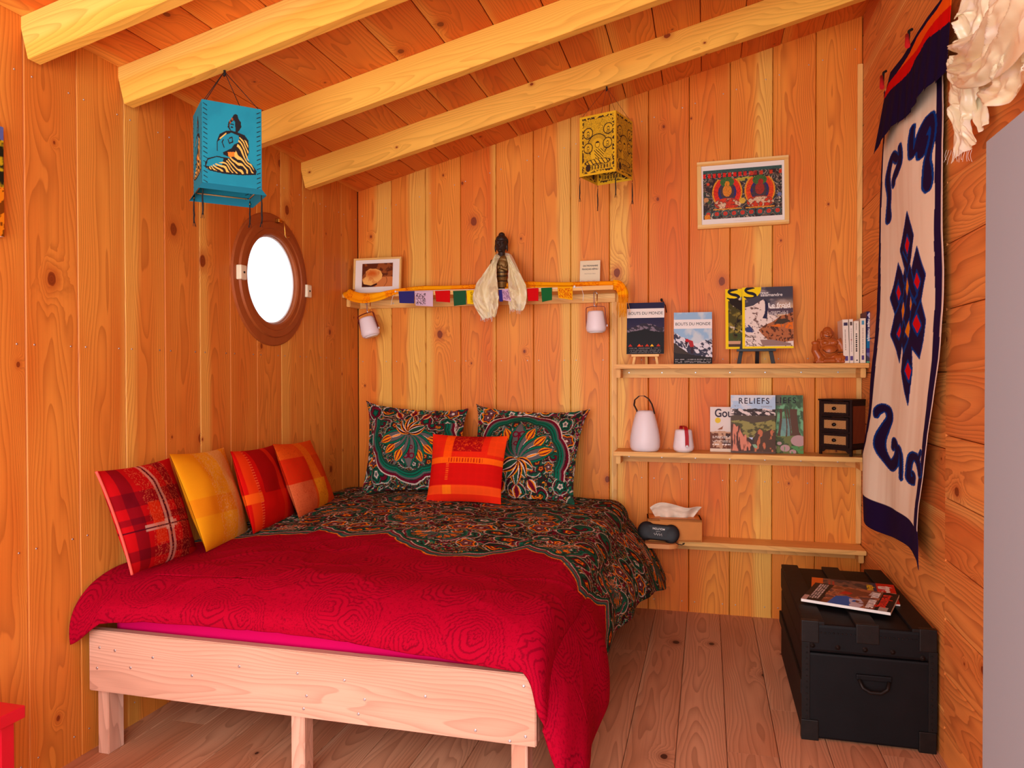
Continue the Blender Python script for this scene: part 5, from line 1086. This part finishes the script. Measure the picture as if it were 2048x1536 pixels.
def p_yel_face(U, V):
    c = over(base(U, (214, 164, 16)), ss(-.1, .1, fbm(U*4, V*5, 3))*.3, lin((226, 178, 30))); K = lin((52, 30, 8)); x, y = U, V*1.45; n = fbm(x*14, y*14, 6, 3); n2 = fbm(x*30, y*30, 8, 2)
    inn = (U > .07)*(U < .96)*(V > .035)*(V < .965); inn2 = (U > .12)*(U < .91)*(V > .07)*(V < .93)
    c = over(c, inn*(~inn2)*(n2 > -.02), K); c = over(c, inn2*(np.abs(n % .09-.045) < .013)*.85, K)
    for cx_, cy_, s_, m_ in ((.5, .70, .17, 0), (.24, 1.02, .08, 1), (.80, 1.06, .08, 1), (.24, .66, .075, 1), (.78, .72, .075, 1)):
        r = np.hypot(x-cx_, y-cy_); c = over(c, (r < s_*1.6)*inn2, lin((206, 158, 20))); c = over(c, (np.abs(r-s_*1.6) < .012)*inn2, K)
        if not m_: c = over(c, (r > s_*1.0)*(r < s_*1.55)*(np.sin(np.arctan2(y-cy_, x-cx_)*40) > .2)*inn2*.6, K)
        h_ = np.hypot((x-cx_)/.8, y-cy_-s_*.1); c = over(c, (np.abs(h_-s_*.42) < .012), K); c = over(c, (h_ < s_*.40), lin((216, 168, 24))); c = over(c, (h_ < s_*.48)*(y > cy_+s_*.3), K)
        if m_: c = over(c, pin(x, y, [(cx_-s_*.5, cy_-s_*.4), (cx_+s_*.5, cy_-s_*.4), (cx_+s_*.9, cy_-s_*1.4), (cx_-s_*.9, cy_-s_*1.4)])*(np.abs(n % .08-.04) < .016), K)
    c = over(c, pin(x, y, [(.38, .62), (.62, .62), (.70, .50), (.66, .34), (.34, .34), (.31, .50)]), lin((216, 168, 22))); c = over(c, pin(x, y, [(.40, .60), (.62, .62), (.69, .5), (.66, .36), (.45, .36)])*(np.sin((x*1.0+y)*90) > .3), K)
    c = over(c, np.hypot((x-.5)/.34, (y-.30)/.075) < 1, lin((212, 164, 22))); c = over(c, (np.abs(np.hypot((x-.5)/.34, (y-.30)/.075)-1) < .07), K); c = over(c, (np.abs(y-.30) < .07)*(np.abs(x-.5) < .3)*(np.sin(x*60+y*40) > .6), K)
    c = over(c, (y > .13)*(y < .22)*(U > .14)*(U < .86)*(np.sin(x*75) > .5), K); c = over(c, np.hypot((x-.24)/.07, (y-.18)/.09) < 1, K)
    return over(c, (np.abs(x-.5) < .14)*(np.abs(y-.255) < .012), K)
def lantern(label, ctr, zt_, yaw, side, h_, apex, paint, mat, cord_r, tass, skirt, plain_c, cordmat='cord'):
    o = thing('paper_lantern', label, 'lantern', (ctr[0], ctr[1], zt_), (0, 0, yaw)); s = side/2; Ri = Matrix.Rotation(-yaw, 3, 'Z')
    for i in range(4):
        a = i*PI/2; ca_, sa_ = math.cos(a), math.sin(a)
        def pos(U, V, k=1.0, ca_=ca_, sa_=sa_):
            x, y, z = (U-.5)*side, 0*U-s, -h_+V*h_; return x*ca_-y*sa_, x*sa_+y*ca_, z
        grid('paper_panel', 150, 210, pos, paint, M[mat], o, smooth=False, solid=-.001)
        if skirt:
            def pos2(U, V, ca_=ca_, sa_=sa_):
                e = 1+.14*(1-V); x, y, z = (U-.5)*side*e, 0*U-s*e, -h_-skirt*(1-V); return x*ca_-y*sa_, x*sa_+y*ca_, z
            grid('paper_flap', 12, 6, pos2, lambda U, V: base(U, plain_c), M[mat], o, smooth=False, solid=-.001)
            m = MB(); m.tube([Matrix.Rotation(a, 3, 'Z') @ Vector((-s*.9, -s+.004, -h_+.004)), Matrix.Rotation(a, 3, 'Z') @ Vector((s*.9, -s+.004, -h_+.004))], .0022, 6); m.build('stiffening_stick', M['stick'], o)
    ap = Ri @ (Vector(apex)-Vector((ctr[0], ctr[1], zt_)))
    for sx_, sy_ in ((-1, -1), (1, -1), (1, 1), (-1, 1)):
        m = MB(); m.tube([Vector((sx_*s*.96, sy_*s*.96, -.004)), ap], cord_r, 6); m.build('cord', M[cordmat], o)
    for (sx_, sy_), L_ in zip(((-1, -1), (1, -1), (1, 1), (-1, 1)), tass):
        m = MB(); b = Vector((sx_*s, sy_*s, -h_)); pts = [b+Vector((random.uniform(-.001, .001), random.uniform(-.001, .001), -L_*t_)) for t_ in np.linspace(0, 1, 8)]
        m.tube(pts, [.0014, .0016, .002, .0026, .0028, .003, .0026, .0022], 6)
        for j in range(5): m.tube([pts[-2], pts[-1]+Vector((random.uniform(-.006, .006), random.uniform(-.006, .006), -.012))], .0008, 4)
        t__ = m.build('tassel', M['black'], o); MB().ell(tuple(b+Vector((0, 0, -.012))), (.003, .003, .003), seg=8).build('bead', M['brass'], t__)
    m = MB(); m.tube([ap+Vector((0, 0, .004)), ap+Vector((.002, 0, -.008)), ap+Vector((-.002, 0, -.016))], .004, 6); m.build('knot', M['black'], o)
M['cord'] = plain('dark_red_cord', (70, 26, 20), .8)
def rafter_bottom(x, y): return zc(x)-.002-.131/math.cos(ca)*1.0
bx, by = .395, 2.222
lantern('turquoise paper lantern printed with a black and gold seated buddha, hanging at the left', (bx, by), 2.150, .80, .187, .270, (bx, by-.012, rafter_bottom(bx, by)-.002), p_blue_face, 'lan_blue', .0012, (.105, .115, .085, .10), .022, (14, 118, 142), 'black')
bx, by = 1.539, 3.43
lantern('mustard yellow paper lantern with a brown temple print, hanging from the farthest rafter', (bx, by), 2.425, -.325, .180, .270, (bx, by+.01, rafter_bottom(bx, by)-.002), p_yel_face, 'lan_yel', .0008, (.10, .105, .10, .11), 0, (214, 170, 30))
# ------------------------------------------------------------------ wall hanging
HX = W-.018
def yz(pts, X=HX, s=1.0, ox=0, oy=0): return [tuple(onX(ox+x/s, oy+y/s, X)[1:]) for x, y in pts]
Lp = yz([(1770, 240), (1767, 300), (1763, 420), (1763, 500), (1762, 620), (1756, 700), (1751, 760), (1746, 830), (1740, 880), (1735, 905), (1738, 980), (1741, 1030)])
Rp = yz([(1884, 60), (1886, 200), (1887, 300), (1890, 450), (1893, 530), (1893, 620), (1889, 720), (1881, 800), (1873, 870), (1868, 950), (1861, 1010), (1859, 1060), (1861, 1092)])
def prof(P_, z): P_ = sorted(P_, key=lambda t: t[1]); return np.interp(z, [q[1] for q in P_], [q[0] for q in P_])
BZ0, BZ1 = .605, 2.44
hg = thing('wall_hanging', 'cream cotton hanging with navy border and endless knot on the right wall', 'wall hanging', (HX, 3.1, 2.5)); HI = np.array((HX, 3.1, 2.5))
s5 = 676/220.
knot = yz([(375,140),(422,280),(405,400),(392,460),(408,500),(448,355),(497,520),(470,680),(498,800),(480,920),(452,1025),(405,960),(405,1100),(377,1310),(333,1110),(345,990),(330,940),(313,1055),(256,890),(282,760),(255,665),(275,590),(303,458),(340,545),(355,480),(320,370),(350,250)], s=s5, ox=1700, oy=380)
reds = [yz(p_, s=s5, ox=1700, oy=380) for p_ in ([(373,285),(392,325),(375,392),(357,345)], [(447,505),(468,560),(452,610),(428,565)], [(303,585),(322,635),(305,680),(290,630)], [(443,765),(470,830),(447,880),(415,820)], [(315,835),(320,870),(305,908),(290,885)], [(380,1060),(400,1110),(385,1170),(360,1110)])]
orgs = [yz(p_, s=s5, ox=1700, oy=380) for p_ in ([(372,540),(386,590),(374,650),(362,610)], [(342,685),(352,740),(335,800),(327,740)], [(402,655),(410,700),(400,745),(395,710)], [(388,800),(395,850),(385,910),(355,870)])]
lat = [yz(p_, s=s5, ox=1700, oy=380) for p_ in ([(355,480),(375,560),(405,640),(440,700)], [(392,460),(375,520),(345,620),(330,700),(345,800),(385,910),(345,990)], [(340,545),(372,640),(350,760),(330,840)], [(408,500),(440,610),(450,640),(410,700),(395,790),(350,900)], [(470,680),(440,750),(410,830),(445,890)], [(282,760),(310,700),(330,660)], [(385,910),(350,1000)], [(340,380),(375,440)], [(303,560),(285,620),(305,690)])]
KY = .30
def stroke(pts, s, ox, oy, wpx):
    P_ = smooth_pts(pts, 5); out = []
    for x, y, w_ in P_: a = onX(ox+x/s, oy+y/s, HX); b = onX(ox+x/s, oy+(y+w_*wpx)/s, HX); out.append((a[1]*KY, a[2], abs(b[2]-a[2])))
    return out
s3 = 2048/700.; s8 = 955/230.
clouds = [stroke([(1422,745,9),(1416,820,14),(1420,905,14),(1445,870,18),(1462,820,26),(1478,760,30),(1500,695,22),(1522,735,10),(1520,800,10),(1510,870,10),(1500,940,12),(1503,1010,20),(1505,1070,22),(1508,1105,12)], s3, 1348, 0, 1),
          stroke([(1475,830,28),(1470,900,20)], s3, 1348, 0, 1),
          stroke([(1345,855,9),(1350,900,12),(1340,960,22),(1318,1010,24),(1300,1050,16),(1298,1085,8)], s3, 1348, 0, 1), stroke([(1325,930,16),(1292,915,18),(1272,970,16),(1258,1050,14),(1266,1140,12),(1262,1220,12),(1262,1275,16),(1262,1292,12)], s3, 1348, 0, 1),
          stroke([(298,215,12),(305,175,24),(335,150,28),(370,175,24),(378,240,24),(350,310,28),(322,400,32),(322,490,34),(350,570,34),(395,625,38),(435,600,34),(455,530,20),(445,470,20),(425,430,26),(410,480,16)], s8, 1690, 780, 1),
          stroke([(470,475,10),(486,540,12),(492,640,11),(493,735,9)], s8, 1690, 780, 1),
          stroke([(600,755,26),(565,740,30),(555,690,22),(560,600,22),(580,555,26),(615,560,30),(650,600,30),(675,650,30),(690,700,20)], s8, 1690, 780, 1), stroke([(650,575,14),(672,530,10),(682,508,4)], s8, 1690, 780, 1), stroke([(600,755,22),(610,720,16),(590,690,12)], s8, 1690, 780, 1)]
def ban_pos(U, V):
    z = BZ0+V*(BZ1-BZ0); yl, yr = prof(Lp, z), prof(Rp, z); y = yl+(yr-yl)*U
    x = HX - .010 - .008*np.sin(U*7+V*5) - .010*np.sin(U*13+V*2)*ss(.6, .1, V) - .012*ss(.3, 0, V)*(1+np.sin(U*9)) - .01*fbm(U*3, V*6, 5)
    zz = z - .02*np.sin(U*6)*ss(.12, 0, V) - .02*ss(.95, 1, U)*ss(.05, 0, V)
    return x-HI[0], y-HI[1], zz-HI[2]
def ban_col(U, V):
    z = BZ0+V*(BZ1-BZ0); yl, yr = prof(Lp, z), prof(Rp, z); y = yl+(yr-yl)*U; NV = lin((34, 18, 62)); BL = lin((0, 62, 150))
    c = over(base(U, (252, 240, 212)), ss(-.1, .15, fbm(U*20, V*3, 5, 3))*.3, lin((232, 206, 170)))
    e = .022*fbm(U*0+3, V*14, 2, 3); c = over(c, (yl-y) < .045*ss(1.95, 1.1, z)+.028+e, NV); c = over(c, (y-yr) < .072+e, NV); c = over(c, (y-yr) < .010, lin((226, 200, 180))); c = over(c, (z < BZ0+.11+e), NV)
    for st_ in clouds: d = dvar(y*KY, z, st_); c = over(c, d < .006, BL)
    for st_ in clouds: d = dvar(y*KY, z, st_); c = over(c, d < 0, NV)
    k_ = pin(y, z, knot); c = over(c, dline(y, z, knot, True) < .009, BL); c = over(c, k_, NV)
    for l_ in lat: c = over(c, (dline(y, z, l_) < .0065)*k_, BL)
    for r_ in reds: c = over(c, dline(y, z, r_, True) < .012, BL); c = over(c, pin(y, z, r_), lin((220, 10, 22)))
    for r_ in orgs: c = over(c, dline(y, z, r_, True) < .008, BL); c = over(c, pin(y, z, r_), lin((236, 146, 16)))
    return c
grid('cotton_panel', 190, 620, ban_pos, ban_col, M['cloth'], hg, solid=.001)
s6 = 1527/348.; VX = HX-.045
vq = lambda L: yz(L, VX, s6, 1700, 0)
VAL_T = vq([(262, 800), (300, 640), (400, 510), (500, 345), (530, 290), (620, 150), (715, 20), (790, -110), (850, -200)])
VAL_B = vq([(85, 1170), (180, 1215), (270, 1250), (272, 1165), (355, 1145), (370, 1068), (470, 1045), (482, 1000), (556, 968), (575, 862), (640, 805), (652, 752), (750, 720), (780, 655), (800, 600), (820, 200), (830, 100)])
B1 = vq([(262, 800), (330, 700), (430, 540), (470, 470), (530, 335), (620, 200), (700, 90), (750, 0), (830, -140)])
B2_ = vq([(250, 830), (300, 725), (400, 600), (450, 540), (540, 440), (600, 330), (640, 260), (700, 180), (760, 110), (825, 50), (900, -60)])
B3 = vq([(245, 880), (330, 780), (400, 720), (490, 620), (520, 540), (560, 480), (640, 340), (720, 280), (810, 205), (900, 120)])
def f_(P_, y): P_ = sorted(P_); return np.interp(y, [q[0] for q in P_], [q[1] for q in P_])
YA, YB = max(q[0] for q in VAL_T)+.005, vq([(826, 40)])[0][0]
def val_pos(U, V):
    y = YA+(YB-YA)*U; zt_ = np.interp(y, *zip(*sorted(VAL_T))); 
    edge = vq([(85, 1170), (270, 1250), (370, 1100), (480, 1020), (565, 920), (645, 790), (770, 680)])
    zb = f_(edge, y); st = .016*((U*9) % 1); z = zb+(zt_-zb)*V + (st-.01)*(1-V); x = VX + .022*V - .004*np.sin(U*2*PI*9/1.0)*(1-V) - .006*np.sin(U*11)*(1-V)
    sp_ = (1-V)*.10*ss(.25, 0, U); return x-HI[0], y+sp_-HI[1], z-HI[2]-sp_*.1
def val_col(U, V):
    y = YA+(YB-YA)*U; edge = vq([(85, 1170), (270, 1250), (370, 1100), (480, 1020), (565, 920), (645, 790), (770, 680)]); zt_ = f_(VAL_T, y); zb = f_(edge, y); z = zb+(zt_-zb)*V
    c = base(U, (26, 14, 52)); b1, b2, b3 = f_(B1, y), f_(B2_, y), f_(B3, y)
    c = over(c, (z < b1)*(z > b2), lin((240, 92, 10))); c = over(c, (z <= b2)*(z > b3), lin((214, 8, 8))); return c
grid('valance', 200, 160, val_pos, val_col, M['cloth'], hg, solid=.0012)
M['red_cloth'] = plain('red_cloth', (190, 10, 14), .85)
for x, y in ((1767, 145), (1818, 62)):
    a, b = onX(x, y, HX-.01)-HI, onX(x-2, y+28, VX+.012)-HI
    m = MB(); m.tube([a+np.array((.012, 0, .006)), a, b], .005, 6); m.build('loop', M['black'], hg)
    a2, b2 = onX(x-4, y+8, VX+.01)-HI, onX(x-3, y+30, VX-.005)-HI; m = MB(); m.tube([a2, b2], [.006, .009], 8); m.build('red_tab', M['red_cloth'], hg)
# ------------------------------------------------------------------ white silk scarf, upper right
k = thing('silk_scarf', 'bunched cream white silk scarf hanging on the right wall above the grey cabinet', 'scarf', (2.66, 2.2, 2.1)); inv = np.array((2.66, 2.2, 2.1))
sk = lambda U, V: over(base(U, (250, 238, 190)), ss(0, .14, fbm(U*7, V*9, 3, 4))*.5, lin((252, 246, 228)))
g3 = lambda x, y, X: tuple(onX(x, y, X)-inv); M['satin'] = painted('white_satin', .30, weave=.35, wscale=30, spec=.6)
M['satin'].node_tree.nodes['Principled BSDF'].inputs['Subsurface Weight'].default_value = .35; M['satin'].node_tree.nodes['Principled BSDF'].inputs['Subsurface Radius'].default_value = (.02, .02, .015); M['satin'].node_tree.nodes['Principled BSDF'].inputs['Subsurface Scale'].default_value = 1
NR = (-1, -.25, 0)
ribbon('hanging_tail', [g3(1922, 108, 2.66), g3(1920, 150, 2.66), g3(1922, 200, 2.66), g3(1921, 245, 2.665), g3(1922, 306, 2.665)], [.11, .15, .14, .09, .155], 1.6, .007, sk, 'satin', k, crumple=.022, nrm=NR, nu=60, nv=120, seed=2, solid=.001)
ribbon('second_tail', [g3(1952, 165, 2.68), g3(1960, 210, 2.69), g3(1966, 256, 2.69)], [.10, .06, .035], 1.2, .006, sk, 'satin', k, nrm=NR, nu=30, nv=50, seed=6, solid=.001)
ribbon('sweeping_fold', [g3(1905, 118, 2.64), g3(1950, 112, 2.62), g3(1985, 70, 2.60), g3(2020, 20, 2.58), g3(2060, -60, 2.56)], [.09, .15, .19, .22, .24], 1.3, .008, sk, 'satin', k, crumple=.03, nrm=NR, nu=70, nv=110, seed=9, solid=.001)
ribbon('upper_puff', [g3(1950, -40, 2.67), g3(1945, 10, 2.66), g3(1940, 50, 2.66), g3(1932, 90, 2.66), g3(1925, 118, 2.66)], [.12, .17, .14, .12, .10], 1.2, .008, sk, 'satin', k, crumple=.022, nrm=NR, nu=60, nv=80, seed=12, solid=.001)
ribbon('side_bow', [g3(1960, 158, 2.64), g3(1985, 165, 2.62), g3(2012, 150, 2.62), g3(2040, 120, 2.62), g3(2062, 100, 2.62)], [.05, .10, .12, .10, .08], 1.2, .006, sk, 'satin', k, crumple=.022, nrm=NR, nu=50, nv=60, seed=15, solid=.001)
m = MB()
for i in range(12):
    a = np.array(g3(1893+i*4.6, 300, 2.66)); j1, j2 = random.uniform(-.006, .006), random.uniform(-.02, .03); m.tube(smooth_pts([a, a+np.array((-.002, j1, -.010)), a+np.array((-.004, j1+j2*.4, -.020)), a+np.array((-.004, j1+j2, -.026-random.random()*.010))], 3), .0005, 4)
f = m.build('fringe', M['paper'], k); f['kind'] = 'stuff'
# ------------------------------------------------------------------ grey cabinet, red stool
M['grey'] = plain('grey_laminate', (142, 146, 152), .55)
X_C = 2.45; pc = onX(1968, 284, X_C); o = thing('cabinet', 'tall plain grey cabinet side at the right edge of the view', 'cabinet', ((X_C+W)/2, pc[1]-.3, 0)); hx_ = (W-.006-X_C)/2
MB().box((-hx_, -.3, .0), (hx_, .3, pc[2]-.0), .0015).build('carcass', M['grey'], o)
MB().box((-hx_+.01, -.302, .05), (hx_-.01, -.318, pc[2]-.01), .002).build('door', M['grey'], o)
M['redp'] = plain('red_paint', (196, 8, 34), .4, noise=.08, nscale=12)
rc = onX(51, 1410, .30); o = thing('stool', 'red painted wooden stool in the lower left corner', 'stool', (.17, rc[1]-.17, 0)); zt = rc[2]
MB().box((-.15, -.17, zt-.032), (.13, .17, zt), .003).build('seat', M['redp'], o)
for sx_ in (-1, 1):
    for sy_ in (-1, 1): MB().box((sx_*.10-.018, sy_*.13-.018, 0), (sx_*.10+.018, sy_*.13+.018, zt-.032), .002).build('leg', M['redp'], o)
for sx_ in (-1, 1): MB().box((sx_*.10-.01, -.112, zt-.11), (sx_*.10+.01, .112, zt-.033), .002).build('apron', M['redp'], o)
for sy_ in (-1, 1): MB().box((-.082, sy_*.13-.01, zt-.11), (.082, sy_*.13+.01, zt-.033), .002).build('apron', M['redp'], o)
